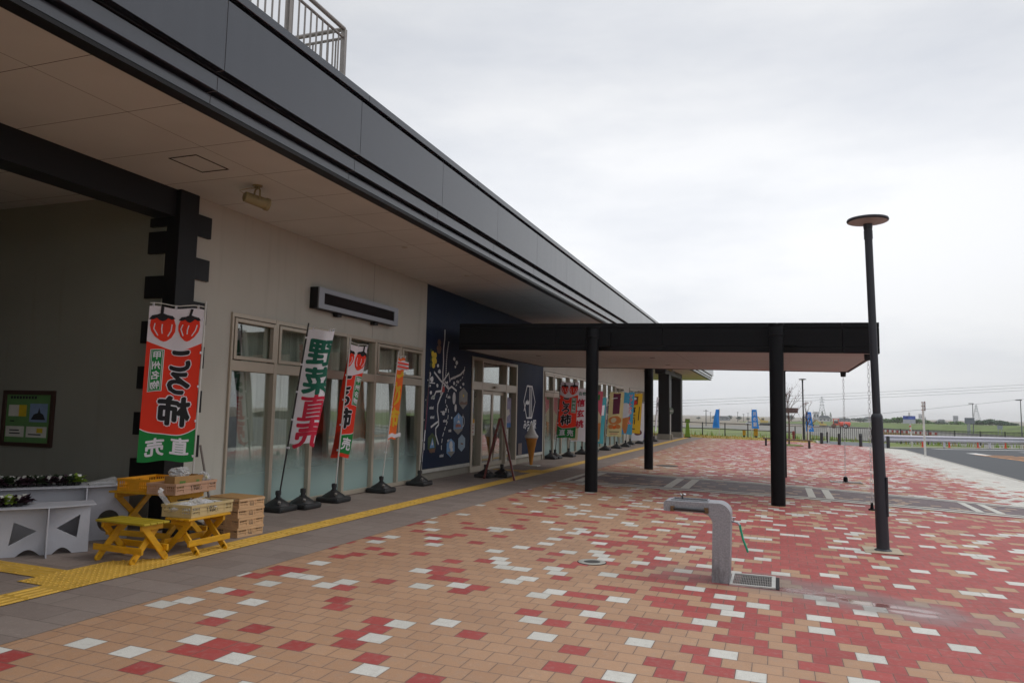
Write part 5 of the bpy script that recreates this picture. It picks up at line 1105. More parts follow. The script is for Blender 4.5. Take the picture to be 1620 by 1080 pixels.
def young_tree(x, y, h, label, seed, leaves=60, red=True):
    rr = random.Random(seed); z = g(x); t = thing('young_tree', (x, y, z), label, 'tree', 'bare young plaza trees'); q = MB(); tips = []
    def br(p, d, l, r, dep):
        pts = [p]; rs = [r]; n = 4
        for i in range(n): d = (d+Vector((rr.uniform(-.16, .16), rr.uniform(-.16, .16), .05))).normalized(); pts.append(pts[-1]+d*l/n); rs.append(r*(1-.5*(i+1)/n))
        q.tube(pts, rs, 5)
        if dep == 0: tips.extend(pts[2:]); return
        for i in range(3 if dep > 1 else 4):
            k = rr.randint(1, n); a = rr.random()*6.28; dd = (d+Vector((math.cos(a), math.sin(a), .35))*rr.uniform(.5, .9)).normalized(); br(pts[k], dd, l*rr.uniform(.45, .7), rs[k]*.7, dep-1)
    q.tube([(x, y, z), (x+.02, y, z+h*.3), (x, y, z+h*.55)], [.05, .042, .032], 8)
    br(Vector((x, y, z+h*.5)), Vector((0, 0, 1)), h*.45, .03, 3)
    for k in range(5): a = rr.random()*6.28; br(Vector((x, y, z+h*rr.uniform(.35, .6))), Vector((math.cos(a), math.sin(a), .9)).normalized(), h*.3, .018, 2)
    q.build('trunk', pm('tree_bark', '5a4a42', .9, var=.2, scale=20), parent=t)
    f = MB()
    for i in range(leaves):
        p = rr.choice(tips)+Vector((rr.uniform(-.05, .05),)*3); a = rr.random()*6.28; s = rr.uniform(.03, .055); u = Vector((math.cos(a), math.sin(a), rr.uniform(-.6, .6)))*s; v = Vector((-math.sin(a), math.cos(a), rr.uniform(-.8, .8)))*s*.7
        f.add([p-u, p-v, p+u, p+v], [(0, 1, 2, 3)])
    f.build('crown', pm('leaf_russet', '7a3a34', .8, var=.4, scale=9, trans=.2), parent=t, solid=True)
young_tree(.60, 43.8, 3.6, 'slender bare young tree with a few russet leaves behind the benches', 4, 80); young_tree(1.95, 55.0, 2.5, 'smaller bare young tree with reddish leaves right of the far lamp post', 9, 70)
M_bol = pm('bollard_black', '26272a', .5); M_refl = pm('reflective_band', 'c9c7bd', .4)
bsrc = None
BL = [((2.56, 49.3), 'black bollard nearest the white hoop rails'), ((3.50, 48.6), 'black bollard in the middle of the row, right of the white hoop'), ((4.58, 47.7), 'black bollard just left of the rain chains'), ((5.62, 47.0), 'left one of the two black bollards at the guard rail end'), ((5.90, 46.75), 'right one of the two black bollards at the guard rail end'), ((3.1, 52.4), 'small black bollard further back on the asphalt path'), ((4.9, 51.0), 'small black bollard on the path behind the near rain chain')]
for (x, y), lb in BL:
    z = g(x)-.012
    if bsrc is None:
        bsrc = thing('bollard', (x, y, z), lb, 'bollard', 'black bollards across the path entrance'); MB().lathe([(.09, 0), (.09, .66), (.075, .69), (.02, .70)], n=18).build('post', M_bol, parent=bsrc, local=True, smooth=True); MB().lathe([(.0915, .56), (.0915, .60)], n=18).build('reflective_band', M_bol, parent=bsrc, local=True)
    else: dup(bsrc, (x, y, z), lb)
def hoop(x0, x1, y, h, lab):
    z = g(x0)-.01; t = thing('hoop_rail', ((x0+x1)/2, y, z), lab, 'hoop rail', 'white hoop rails by the path')
    for x in (x0, x1): MB().tube([(x, y, z-.02), (x, y, z+h)], .035, 10).build('post', M_white, parent=t)
    MB().tube([(x0, y, z+h), (x1, y, z+h)], .03, 8).build('rail', M_galv, parent=t)
hoop(.2, 1.62, 54.6, .95, 'white hoop rail behind the far lamp post'); hoop(1.86, 3.05, 52.2 if False else 51.0, 1.0, 'white hoop rail right of the far lamp post')
z = g(1.05); t = thing('hydrant', (1.05, 55.2, z), 'small dark red standpipe in the dry grass', 'hydrant'); MB().lathe([(.10, 0), (.10, .04), (.07, .05), (.07, .46), (.09, .47), (.09, .53), (.05, .6), (.02, .61)], (1.05, 55.2, z), 14).build('body', pm('hydrant_red', '7d2a2a', .5), parent=t, smooth=True); MB().cyl((.92, 55.2, z+.4), (1.18, 55.2, z+.4), .035, n=10).build('outlet', pm('hydrant_red', 0), parent=t)
# fences: two-rail black fence on the verge, then barred panels along the road
def rail_fence(pts, label):
    t = thing('rail_fence', (*pts[0], g(pts[0][0])), label, 'fence'); q = MB()
    for (a, b), (c, d) in zip(pts, pts[1:]):
        for h in (.92, .50): q.bar((a, b, g(a)+h), (c, d, g(c)+h), .04, .05)
    q.build('rails', M_bol, parent=t)
    for x, y in pts: MB().bx(x-.035, x+.035, y-.035, y+.035, g(x)-.03, g(x)+.97).build('post', M_bol, parent=t)
rail_fence([(-15+1.62*k, 57.0) for k in range(11)], 'black two-rail fence along the dry grass verge')
def bar_fence(pts, label):
    t = thing('bar_fence', (*pts[0], g(pts[0][0])), label, 'fence')
    for (a, b), (c, d) in zip(pts, pts[1:]):
        q = MB(); L = math.dist((a, b), (c, d)); z0, z1 = g(a)-.03, g(c)-.03
        for h in (.10, .98): q.bar((a, b, z0+h), (c, d, z1+h), .035, .04)
        n = int(L/.13)
        for k in range(1, n): u = k/n; x, y, z = a+(c-a)*u, b+(d-b)*u, z0+(z1-z0)*u; q.cyl((x, y, z+.10), (x, y, z+.98), .014, n=5, caps=False)
        q.build('bar_panel', M_bol, parent=t); MB().bx(a-.035, a+.035, b-.035, b+.035, z0-.03, z0+1.03).build('post', M_bol, parent=t)
bar_fence([(2.2, 57.0), (4.2, 57.2), (6.2, 57.5), (8.2, 58.6), (10.2, 60.2), (12.2, 61.9), (14.2, 63.6), (16.2, 65.3), (18.2, 67.0), (20.2, 68.7), (22.2, 70.4)], 'black fence of thin upright bars behind the white guard rail')
t = thing('guard_rail', (6.0, 48.4, g(6)), 'long white corrugated guard rail curving along the far road edge', 'guard rail'); M_gr = pm('guard_rail_white', 'c9c7d2', .45, var=.06)
q = MB(); GP = [(5.85, 48.2), (9.8, 52.3), (13, 55.6), (16, 58.7), (19, 61.8), (22, 64.9)]; prof = [(.0, .34), (-.06, .39), (-.06, .45), (.0, .50), (.0, .54), (-.06, .59), (-.06, .65), (.0, .70)]
dn = Vector((.72, -.69)); 
vs = [(x+dn.x*-p[0], y+dn.y*-p[0], g(x)+p[1]+.02) for x, y in GP for p in prof]; n = len(prof); q.add(vs, [(i*n+k, (i+1)*n+k, (i+1)*n+k+1, i*n+k+1) for i in range(len(GP)-1) for k in range(n-1)]); q.cyl((5.85, 48.2, g(6)+.36), (5.85, 48.2, g(6)+.72), .07, n=10); q.build('rail_beam', M_gr, parent=t)
for x, y in GP[0:1]+[(9.8, 52.3), (13, 55.6), (16, 58.7), (19, 61.8)]: MB().cyl((x-.06, y+.06, g(x)-.05), (x-.06, y+.06, g(x)+.68), .07, n=12).build('post', M_gr, parent=t)
M_or = pm('delineator_orange', 'd8452e', .5); dsrc = None
for k, (x, y, lb) in enumerate([(8.12, 51.6, 'orange delineator post left of the white sign pole'), (9.9, 53.4, 'orange delineator post second from the left before the guard rail'), (11.9, 55.4, 'orange delineator post third from the left before the guard rail'), (13.9, 57.3, 'orange delineator post rightmost before the guard rail')]):
    x += .25; y -= .3; z = g(x)-.01
    if dsrc is None:
        dsrc = thing('delineator', (x, y, z), lb, 'delineator', 'orange delineator posts along the guard rail'); MB().lathe([(.11, 0), (.11, .03), (.05, .05), (.04, .62), (.025, .64)], n=14).build('post', M_or, parent=dsrc, local=True, smooth=True)
        for h in (.40, .52): MB().lathe([(.0445, h), (.044, h+.06)], n=14).build('reflective_band', M_refl, parent=dsrc, local=True)
    else: dup(dsrc, (x, y, z), lb)
z = g(6.3); t = thing('marker_pole', (6.30, 38.0, z), 'tall slim white pole with a striped tip at the road edge', 'pole'); MB().cyl((6.3, 38, z-.02), (6.26, 38, 2.36), .045, n=12).build('pole', M_white, parent=t, smooth=True)
q = MB()
for k in range(3): q.bx(6.20, 6.36, 37.96, 38.04, 2.0+.17*k, 2.0+.17*k+.03)
q.bx(6.33, 6.36, 37.96, 38.04, 1.98, 2.40); q.build('striped_tip', pm('marker_red', '6d3a38', .6), parent=t)
x, y = 8.0, 52.6; z = g(x); t = thing('road_sign', (x, y, z), 'blue and white road sign on a red banded white pole behind the guard rail', 'sign'); MB().cyl((x, y, z-.03), (x-.12, y, 2.0), .05, n=12).build('pole', M_white, parent=t)
q = MB()
for h in (.95, 1.2): q.cyl((x-.075, y, z+h), (x-.078, y, z+h+.08), .055, n=12)
q.build('red_band', M_or, parent=t); MB().bx(x-.48, x+.22, y-.06, y-.045, 1.30, 1.56).build('panel', pm('sign_white_panel', 'b8bcc4', .5), parent=t); q = MB(); q.bx(x-.48, x+.22, y-.065, y-.045, 1.56, 1.78); q.build('panel', pm('sign_blue_panel', '5a6db0', .5, var=.5, scale=9), parent=t)
x, y = .98, 52.4; t = thing('information_sign', (x, y, g(x)), 'dark sign board on a thin post behind the young tree', 'sign'); MB().cyl((x-.55, y, g(x)-.03), (x-.55, y, 2.15), .035, n=10).build('post', M_bol, parent=t); MB().bx(x-.55, x+.32, y-.02, y+.02, 1.82, 2.16).build('board', pm('board_dark_red', '5c4a48', .5, var=.35, scale=6), parent=t)
# small things round the far porch
x, y = -5.95, 44.3; z = g(x); t = thing('bus_stop_sign', (x, y, z), 'round bus stop sign on a white post with a concrete foot between the porch pillars', 'sign'); MB().bx(x-.14, x+.14, y-.14, y+.14, z, z+.30).build('foot', M_plinth, parent=t, bevel=.02); MB().cyl((x, y, z+.3), (x, y, 1.58), .028, n=10).build('post', M_white, parent=t)
q = MB(); q.cyl((x, y-.045, 1.78), (x, y-.03, 1.78), .20, n=28); q.bx(x-.15, x+.15, y-.05, y-.046, 1.74, 1.82, 1); q.build('disc', [pm('sign_pale_green', '8a9a88', .5), M_white], parent=t)
x, y = -5.55, 49.6; z = g(x); t = thing('green_floor_sign', (x, y, z), 'tapering lime green stand with a square head at the end of the walkway', 'sign'); MB().bx(x-.20, x+.20, y-.2, y+.2, z, z+.05).build('foot', M_blk, parent=t); M_lime = pm('lime_sign', '7da62f', .5, var=.08)
q = MB(); q.prism([(-.17, .05), (.17, .05), (.09, .95), (-.09, .95)], lambda a, b, d: (x+a, y+d, z+b), -.05, .05); q.build('stand_body', M_lime, parent=t, bevel=.01); q = MB(); q.bx(x-.15, x+.15, y-.04, y+.04, z+.955, z+1.22); q.bx(x-.09, x+.09, y-.045, y-.041, z+1.03, z+1.15, 1); q.build('head', [pm('lime_dark', '5e7d26', .5), M_lime], parent=t, bevel=.01)
for x, w, h, lab in ((-2.35, .22, .55, 'short orange-yellow box on a post behind the verge fence'), (-1.52, .30, .82, 'taller yellow box below the middle blue flag')):
    y = 58.2; z = ter(x, y); t = thing('yellow_box', (x, y, z), lab, 'box', 'yellow boxes behind the verge fence'); MB().bx(x-w/2, x+w/2, y-.12, y+.12, z+.12, z+h).build('box_body', M_yw, parent=t, bevel=.02); MB().bx(x-w/3, x+w/3, y-.08, y+.08, z-.05, z+.12).build('foot', M_blk, parent=t)
z = g(16)-.02; t = thing('green_barrel', (15.7, 57.4, z), 'green road barrel at the right edge before the guard rail', 'barrel'); MB().lathe([(.28, 0), (.30, .05), (.26, .35), (.27, .4), (.23, .8), (.15, .85)], (15.7, 57.4, z), 20).build('body', pm('barrel_green', '2f7a4d', .5), parent=t, smooth=True); MB().lathe([(.272, .45), (.265, .52)], (15.7, 57.4, z), 20).build('reflective_band', M_refl, parent=t)

# ------------------------------------------------------------------ riverside works and skyline
def P_(px, py, D, dz=0):                                        # measured bearings, at distance D along +Y
    d = _f+(px-810)/CAM_F*_r2-(py-540)/CAM_F*_u2; return Vector((0, 0, 1.6))+d*(D/d.y)
def leaf_mass(q, c, r, n, s, rr, m=0):
    for i in range(n):
        while True:
            v = Vector((rr.uniform(-1, 1), rr.uniform(-1, 1), rr.uniform(-1, 1)))
            if .35 < v.length < 1: break
        p = Vector(c)+Vector((v.x*r[0], v.y*r[1], v.z*r[2])); a = rr.random()*6.28; u = Vector((math.cos(a), math.sin(a), rr.uniform(-.8, .8)))*s*rr.uniform(.6, 1.4); w = Vector((-math.sin(a), math.cos(a), rr.uniform(-.9, .9)))*s*rr.uniform(.5, 1)
        q.add([p-u, p-w, p+u, p+w], [(0, 1, 2, 3)], m)
M_f1, M_f2, M_f3 = pm('foliage_green', '56793f', .9, var=.45, scale=.35, trans=.15), pm('foliage_dark', '3d5f42', .9, var=.4, scale=.35, trans=.15), pm('foliage_grey', '6a7670', .9, var=.3, scale=.35, trans=.15); M_bark = pm('bark_far', '55483e', .9)
GT_ = 'trees beyond the levee'
def far_tree(x, y, z, w, h, label, mat, seed, shape='round', cat='tree', group=GT_):
    rr = random.Random(seed); t = thing('conifer_tree' if shape == 'cone' else 'broadleaf_tree', (x, y, z), label, cat, group)
    MB().tube([(x, y, z-.5), (x, y, z+h*.45)], [.18*w/4, .08*w/4], 6).build('trunk', M_bark, parent=t); q = MB()
    if shape == 'cone':
        for k in range(9): r = w/2*(1-k/9.5); leaf_mass(q, (x, y, z+h*(.12+.86*k/9)), (r, r, h*.08), 46, w*.05, rr)
    else:
        for k in range(11):
            a = rr.random()*6.28; d = rr.uniform(0, .62)*w/2; rz_ = rr.uniform(.22, .34)
            leaf_mass(q, (x+math.cos(a)*d, y+math.sin(a)*d, z+h*(.45+.38*rr.random()*(1-d/w))), (w*rr.uniform(.2, .32), w*.25, h*rz_*.75), 80, w*.042, rr)
    q.build('crown', mat, parent=t, solid=True)
D = 400
def skyline(px0, px1, ytop, ybot, D, label, mat, seed, shape='round', group=GT_):
    a, b, c = P_(px0, ybot, D), P_(px1, ybot, D), P_((px0+px1)/2, ytop, D); z0 = -2.0
    far_tree((a.x+b.x)/2, D, z0, (b.x-a.x)*1.25, (c.z-z0)*1.05, label, mat, seed, shape, group=group)
skyline(1393, 1414, 662, 671, 385, 'low rounded green tree, left end of the clump right of the lamp post', M_f1, 1); skyline(1403, 1438, 658.5, 671, 390, 'broad rounded green tree, tallest of the clump right of the lamp post', M_f1, 2)
skyline(1440, 1462, 662, 671, 400, 'pale green tree behind the blue road sign', M_f1, 3); skyline(1455, 1480, 664, 672, 405, 'pale green tree right of the white marker pole', M_f1, 4); skyline(1478, 1502, 665.5, 672, 410, 'low pale tree under the distant castle-like roof', M_f3, 5); skyline(1500, 1528, 666, 673, 400, 'low green tree just left of the big grey sign', M_f1, 6)
skyline(1536, 1562, 664.5, 674, 385, 'dark green tree right of the big grey sign', M_f2, 7); skyline(1552, 1578, 661.5, 674, 390, 'tallest dark green tree of the right hand wood', M_f2, 8); skyline(1572, 1598, 664.5, 675, 395, 'dark green tree sloping down in the right hand wood', M_f2, 9); skyline(1590, 1614, 668, 676, 400, 'last low dark tree of the right hand wood', M_f2, 10)
GL_ = 'far trees across the field'
for i, (a, b, c, lb, sh) in enumerate(((1127, 1137, 657, 'small far tree at the left end of the long low roof', 'round'), (1150, 1159, 656.5, 'small far tree at the right end of the long low roof', 'round'), (1164, 1174, 658, 'round far tree between two blue flags', 'round'), (1181, 1187, 660, 'tiny far tree left of the middle blue flag', 'round'), (1236, 1247, 652, 'far grey tree behind the third canopy column', 'round'), (1246, 1258, 656, 'far grey tree behind the young plaza tree', 'round'), (1296, 1306, 650, 'tall dark conifer in front of the lattice pylon', 'cone'), (1310, 1318, 652, 'dark conifer right of the white house', 'cone'), (1102, 1108, 659, 'far tree just right of the porch pillar', 'round'), (1333, 1339, 658, 'small far tree above the road roller', 'round'), (1350, 1372, 660, 'low far tree between the rain chains', 'round'))):
    skyline(a, b, c, 664, 520, lb, M_f2 if sh == 'cone' else M_f3, 30+i, sh, group=GL_)
# distant buildings
M_h1b, M_h2b = pm('house_white', 'b9bcc0', .8, var=.06), pm('house_grey', '8d949c', .8, var=.08)
M_roof = pm('roof_grey', '6d747c', .7, var=.1); M_wind = pm('window_dark', '4a525a', .4)
def house(px0, px1, ytop, D, label, mat, roof='gable', wins=3):
    a, b = P_(px0, 664, D), P_(px1, 664, D); c = P_((px0+px1)/2, ytop, D); z0, z1 = -2.2, c.z; w = b.x-a.x; dp = min(w, 14); t = thing('house', ((a.x+b.x)/2, D, z0), label, 'building', 'far buildings on the skyline')
    zr = z1 if roof == 'flat' else z0+(z1-z0)*.68; MB().bx(a.x, b.x, D, D+dp, z0, zr).build('wall', mat, parent=t); q = MB()
    if roof == 'gable': q.prism([(a.x-.4, zr+.02), (b.x+.4, zr+.02), (b.x-w*.18, z1), (a.x+w*.18, z1)], lambda x, z, y: (x, y, z), D-.5, D+dp+.5)
    else: q.bx(a.x-.1, b.x+.1, D-.1, D+dp+.1, zr+.01, zr+.35)
    q.build('roof', M_roof if roof == 'gable' else mat, parent=t)
    for k in range(wins): x = a.x+w*(k+.5)/wins; MB().bx(x-w/wins*.22, x+w/wins*.22, D-.06, D-.01, z0+(zr-z0)*.55, z0+(zr-z0)*.8).build('window', M_wind, parent=t)
house(1296, 1313, 657, 480, 'white house with three dark windows under the pylon', M_h1b); house(1287, 1296, 652, 500, 'plain pale block left of the white house', M_h1b, 'flat', 2); house(1133, 1153, 658, 500, 'long low grey roofed shed on the far left skyline', M_h2b); house(1368, 1386, 659, 560, 'pale low house right of the near rain chain', M_h1b); house(1326, 1346, 661, 560, 'low pale shed above the road roller', M_h2b)
house(1454, 1459, 655, 900, 'faint pale tower block left of the white marker pole', M_h1b, 'flat', 2); house(1459, 1465, 660, 900, 'faint pale block right of the white marker pole', M_h1b, 'flat', 2); house(1485, 1495, 663, 800, 'faint grey roof between the low pale trees', M_h2b); house(1509, 1516, 658, 900, 'narrow faint grey tower left of the big sign', M_h2b, 'flat', 2)
# pylons: lattice of four legs with arms
M_pyl = pm('pylon_steel', '8e9498', .6)
def pylon(px, ytop, D, wbase, lab):
    c = P_(px, ytop, D); z0, z1 = -2.2, c.z; H = z1-z0; x, y = c.x, D; t = thing('pylon', (x, y, z0), lab, 'pylon', 'lattice pylons on the horizon'); q = MB(); hw = lambda k: wbase*(1-k)**1.3/2+.35
    C4 = [(-1, -1), (1, -1), (1, 1), (-1, 1)]; n = 9; lv = [[Vector((x+a*hw(k/n), y+b*hw(k/n), z0+H*k/n)) for a, b in C4] for k in range(n+1)]
    for k in range(n):
        for i in range(4): q.tube([lv[k][i], lv[k+1][i]], .10, 4); q.tube([lv[k][i], lv[k+1][(i+1) % 4]], .09, 4); q.tube([lv[k+1][i], lv[k+1][(i+1) % 4]], .08, 4)
    q.build('tower', M_pyl, parent=t); q = MB()
    for k in (.66, .78, .9): q.tube([(x-H*.10, y, z0+H*k), (x, y, z0+H*k+.4), (x+H*.10, y, z0+H*k)], .16, 4)
    q.build('cross_arm', M_pyl, parent=t)
pylon(1300, 627, 620, 6.5, 'lattice pylon rising behind the white house'); pylon(1544, 640, 760, 7, 'faint lattice pylon right of the big grey sign')
M_wire = pm('cable_black', '4a4c50', .6)
def cable(a, b, D0, D1, lab, r=.019, grp='overhead cables'):
    p, q_ = P_(*a, D0), P_(*b, D1); n = 14; pts = []
    for i in range(n+1): k = i/n; v = p.lerp(q_, k); v.z -= .25*4*k*(1-k)*0.6; pts.append(v)
    tag(MB().tube(pts, r, 5).build('overhead_cable', M_wire, at=tuple(p)), lab, 'cable', grp)
cable((1000, 636.5), (1700, 604), 110, 150, 'uppermost overhead cable crossing the sky on the right'); cable((1000, 640.5), (1700, 608.5), 110, 150, 'second overhead cable from the top'); cable((1000, 645), (1700, 613), 110, 150, 'third overhead cable from the top'); cable((1240, 668), (1700, 622), 110, 150, 'lowest overhead cable, passing under the other three')
M_lp = pm('street_lamp_pole', '54565a', .5)
def street_lamp(px, ytop, ybot, D, lab):
    a, b = P_(px, ybot, D), P_(px, ytop, D); x, y = a.x, D; t = thing('street_lamp', (x, y, a.z), lab, 'street lamp', 'street lamps on the levee'); MB().tube([(x, y, a.z-.3), (x, y, b.z)], [.13, .08], 8).build('pole', M_lp, parent=t); MB().bx(x-.9, x+.25, y-.15, y+.15, b.z, b.z+.22).build('lamp_head', M_lp, parent=t, bevel=.05)
street_lamp(1540.5, 639, 689, 215, 'slim street lamp beside the big grey sign'); street_lamp(1617, 633.5, 692, 185, 'slim street lamp at the right edge of the view')
for px, yt, D_, lb in ((1117, 647.5, 240, 'thin grey pole left of the leftmost blue flag'), (1124, 651, 420, 'distant thin pole right of the taller grey pole'), (1167, 651, 430, 'distant thin pole above the round far tree'), (1176.5, 654, 430, 'shorter distant pole between the two left blue flags'), (1183.5, 652.5, 430, 'distant pole close left of the middle blue flag')):
    a = P_(px, 664, D_); b = P_(px, yt, D_); t = thing('utility_pole', (a.x, D_, -2), lb, 'pole', 'utility poles across the field'); MB().tube([(a.x, D_, -2.1), (a.x, D_, b.z)], [.16, .11], 7).build('pole', M_lp, parent=t); MB().bx(a.x-.8, a.x+.8, D_-.06, D_+.06, b.z-.5, b.z-.38).build('cross_arm', M_lp, parent=t)
a, b = P_(1526, 660.5, 200), P_(1542, 670, 200); t = thing('large_road_sign', ((a.x+b.x)/2, 200, -2), 'back of a big grey road sign standing before the levee', 'sign'); MB().bx(a.x, b.x, 200, 200.12, b.z, a.z).build('panel', M_roof, parent=t)
for k in (.32, .5): x = a.x+(b.x-a.x)*k; MB().cyl((x, 200.2, -2.1), (x, 200.2, b.z+.5), .14, n=8).build('post', M_pyl, parent=t)
p = P_(1582, 676, 205); t = thing('small_road_sign', (p.x, 205, -1.9), 'small pale sign on two posts on the levee slope', 'sign'); MB().bx(p.x-.55, p.x+.55, 205, 205.08, p.z-.4, p.z+.5).build('panel', M_h2b, parent=t)
for s in (-.35, .35): MB().cyl((p.x+s, 205.1, -2.2), (p.x+s, 205.1, p.z+.3), .06, n=6).build('post', M_pyl, parent=t)
# red and white works barriers along the yard
M_bred = pm('barrier_red', 'a8433c', .6); src = None
for k in range(13):
    u = k/12; p = P_(1384+90*u, 681.5+6.0*u, 165-22*u); x, y = p.x, p.y; z = -1.99
    lb = 'red and white works barrier in the row in front of the levee'
    if src is None:
        src = thing('works_barrier', (x, y, z), lb, 'barrier', 'row of red and white works barriers'); q = MB(); w = .82
        for i in range(4): q.bx(-w+i*w/2+.01, -w+(i+1)*w/2-.01, -.05, .05, .95, 1.35, i % 2)
        q.build('panel', [M_white, M_bred], parent=src, local=True); q = MB(); q.bx(-w, w, -.04, .04, .0, .9); q.build('lower_panel', pm('barrier_tan', 'a0875c', .8, var=.2), parent=src, local=True)
        src.rotation_euler = (0, 0, R(-20))
    else: dup(src, (x, y, z), lb, R(-20))
# machines
M_tyre = pm('tyre', '202022', .8)
def wheel(t, c, r, w, ax=(0, 1, 0)):
    c = Vector(c); ax = Vector(ax); o = MB().cyl(c-ax*w/2, c+ax*w/2, r, n=18).build('wheel', M_tyre, parent=t); MB().cyl(c-ax*(w/2+.02), c+ax*(w/2+.02), r*.5, n=12).build('rim', M_h2b, parent=o)
def roller(x, y, z):
    t = thing('road_roller', (x, y, z), 'orange-red road roller with a long drum body working by the levee', 'road roller'); M_ = pm('roller_red', 'd4482f', .5)
    MB().cyl((x-1.9, y-1, z+.75), (x-1.9, y+1, z+.75), .75, n=24).build('drum', pm('drum_dark', '6e4a3c', .6), parent=t, smooth=True)
    q = MB(); q.tube([(x-.3, y, z+1.35), (x+.0, y, z+1.4), (x+2.9, y, z+1.35), (x+3.1, y, z+1.3)], [.55, .8, .78, .5], 16); q.build('body', M_, parent=t, smooth=True); q = MB(); q.bx(x-2.1, x-.4, y-.8, y+.8, z+1.0, z+1.55); q.build('frame', M_, parent=t, bevel=.1)
    q = MB()
    for a, b in ((-2.0, -.8), (-.5, -.8), (-2.0, .8), (-.5, .8)): q.bx(x+a, x+a+.14, y+b-.06, y+b+.06, z+1.56, z+2.9)
    q.build('cab_posts', M_, parent=t); MB().bx(x-2.2, x-.2, y-1, y+1, z+2.91, z+3.1).build('cab_roof', M_, parent=t, bevel=.08); MB().bx(x-1.8, x-.6, y-.6, y+.6, z+1.56, z+2.4).build('seat', M_wind, parent=t, bevel=.1)
    for sx in (1.6,): wheel(t, (x+sx, y-.8, z+.75), .75, .5); wheel(t, (x+sx, y+.8, z+.75), .75, .5)
p = P_(1329, 675.5, 262); roller(p.x, p.y, -1.98)
def excavator(x, y, z, lab, s=1.0, flip=1):
    t = thing('excavator', (x, y, z), lab, 'excavator', 'yellow excavators in the yard'); M_ = pm('excavator_yellow', 'c3a95a', .5)
    for d in (-1, 1): MB().prism([(-1.7, .1), (1.7, .1), (1.95, .45), (1.7, .8), (-1.7, .8), (-1.95, .45)], lambda a, b, k: (x+a*s, y+k*s, z+b*s), d*1.0-.28, d*1.0+.28).build('track', M_tyre, parent=t)
    MB().bx(x-1.6*s, x+1.2*s, y-1.2*s, y+1.2*s, z+.95*s, z+1.75*s).build('body', M_, parent=t, bevel=.1); c = MB().bx(x+.1*flip*s, x+1.3*flip*s, y-1.1*s, y-.1*s, z+1.76*s, z+2.8*s).build('cab', M_, parent=t, bevel=.1); MB().bx(x+.25*flip*s, x+1.15*flip*s, y-1.12*s, y-1.101*s, z+2.0*s, z+2.65*s).build('cab_window', M_wind, parent=c)
    q = MB(); P = [(1.2, 1.5), (2.6, 3.2), (3.6, 3.1), (4.3, 1.5)]
    for a, b in zip(P, P[1:]): q.bar((x+flip*a[0]*s, y+.3*s, z+a[1]*s), (x+flip*b[0]*s, y+.3*s, z+b[1]*s), .4*s, .4*s)
    q.build('boom', M_, parent=t); MB().prism([(3.9, 1.5), (4.7, 1.5), (4.9, .7), (4.2, .45)], lambda a, b, k: (x+flip*a*s, y+k*s, z+b*s), -.2, .8).build('bucket', M_tyre, parent=t)
p = P_(1303, 675.5, 270); excavator(p.x, p.y, -1.98, 'pale yellow excavator between the blue flag and the road roller', .75, -1); p = P_(1210, 671.5, 300); excavator(p.x, p.y, -1.98, 'yellow excavator peeking out left of the third canopy column', 1.0, -1)
p = P_(1189, 671, 290); x, y, z = p.x, p.y, -1.98; t = thing('white_car', (x, y, z), 'small white car parked behind the middle blue flag', 'car')
q = MB(); q.prism([(-2.1, .35), (2.1, .35), (2.15, .75), (1.9, .92), (1.0, 1.0), (.5, 1.42), (-1.2, 1.45), (-1.8, .98), (-2.1, .9)], lambda a, b, k: (x+a, y+k, z+b), -.8, .8); q.build('body', pm('car_white', 'c9cbce', .3), parent=t, bevel=.06)
q = MB(); q.prism([(-1.55, 1.0), (.85, 1.0), (.45, 1.36), (-1.1, 1.38)], lambda a, b, k: (x+a, y+k, z+b), -.82, .82); q.build('side_windows', M_wind, parent=t)
for sx in (-1.3, 1.3):
    for sy in (-.75, .75): wheel(t, (x+sx, y+sy, z+.32), .32, .2)
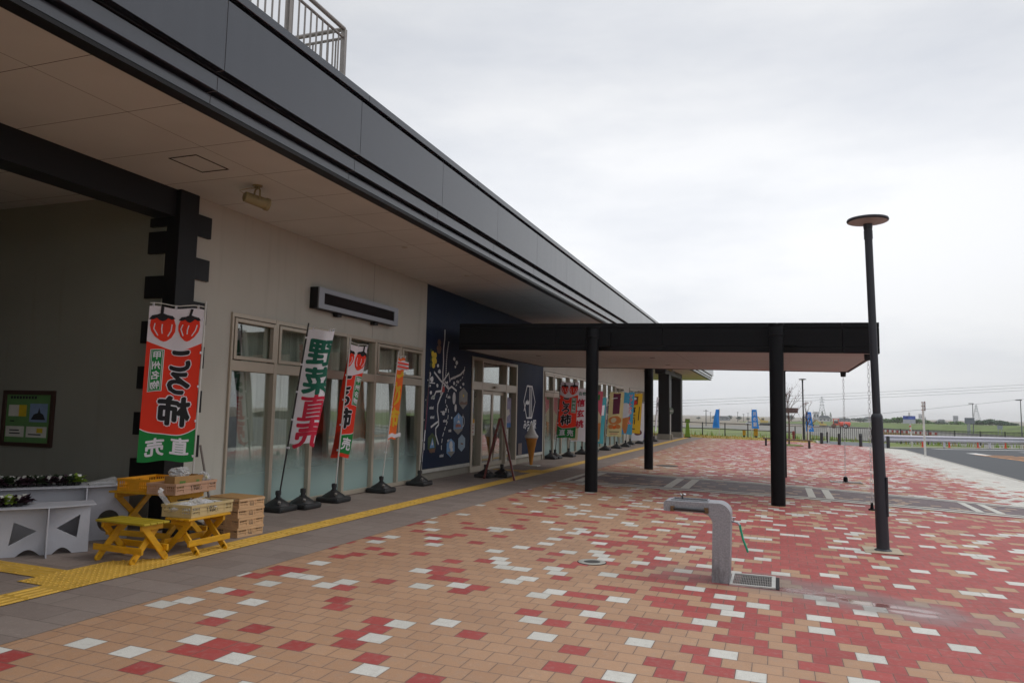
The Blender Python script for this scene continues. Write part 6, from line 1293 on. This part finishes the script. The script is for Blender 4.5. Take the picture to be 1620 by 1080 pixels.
# grasses on the bank below the fence, as one mass
rr = random.Random(11); q = MB()
for i in range(5200):
    x = rr.uniform(-14, 30); y = rr.uniform(58.4, 82)
    if mnoise.noise(Vector((x*.18, y*.18, 3))) < -.12: continue
    z = ter(x, y); h = rr.uniform(.15, .5); a = rr.random()*6.28; d = Vector((math.cos(a), math.sin(a), 0))*rr.uniform(.05, .16); w = Vector((-math.sin(a), math.cos(a), 0))*.05
    q.add([Vector((x, y, z-.05))-w, Vector((x, y, z-.05))+w, Vector((x, y, z+h))+d], [(0, 1, 2)], 0 if rr.random() < .7 else 1)
tag(q.build('bank_grass', [pm('grass_blade', '7f9a45', .9, var=.3, scale=.6, trans=.2), pm('grass_blade_dry', 'a3954f', .9, trans=.2)], solid=True), 'rough green grass on the bank below the black fences', 'grass', kind='stuff')
q = MB()
for i in range(2600):
    x = rr.uniform(-15, 2.1); y = rr.uniform(50.8, 56.4)
    z = g(x); h = rr.uniform(.03, .10); a = rr.random()*6.28; d = Vector((math.cos(a), math.sin(a), 0))*.05; w = Vector((-math.sin(a), math.cos(a), 0))*.03
    q.add([Vector((x, y, z))-w, Vector((x, y, z))+w, Vector((x, y, z+h))+d], [(0, 1, 2)], 0 if rr.random() < .85 else 1)
tag(q.build('verge_grass', [pm('grass_blade_straw', 'b39a45', .9, trans=.2), pm('grass_blade', 0)], solid=True), 'short straw coloured grass on the verge at the end of the plaza', 'grass', kind='stuff')
# ------------------------------------------------------------------ air over the river plain
hm = bpy.data.materials.new('haze'); hm.use_nodes = True; t = hm.node_tree; t.nodes.clear(); o = t.nodes.new('ShaderNodeOutputMaterial'); v = t.nodes.new('ShaderNodeVolumePrincipled')
v.inputs['Color'].default_value = (.97, .98, 1, 1); v.inputs['Density'].default_value = .0003; v.inputs['Anisotropy'].default_value = .1; t.links.new(v.outputs[0], o.inputs['Volume'])
tag(MB().bx(-1600, 1600, -400, 4700, -3.3, 24).build('haze', hm), 'pale haze over the river plain', 'haze', kind='stuff')
S.cycles.volume_bounces = 1
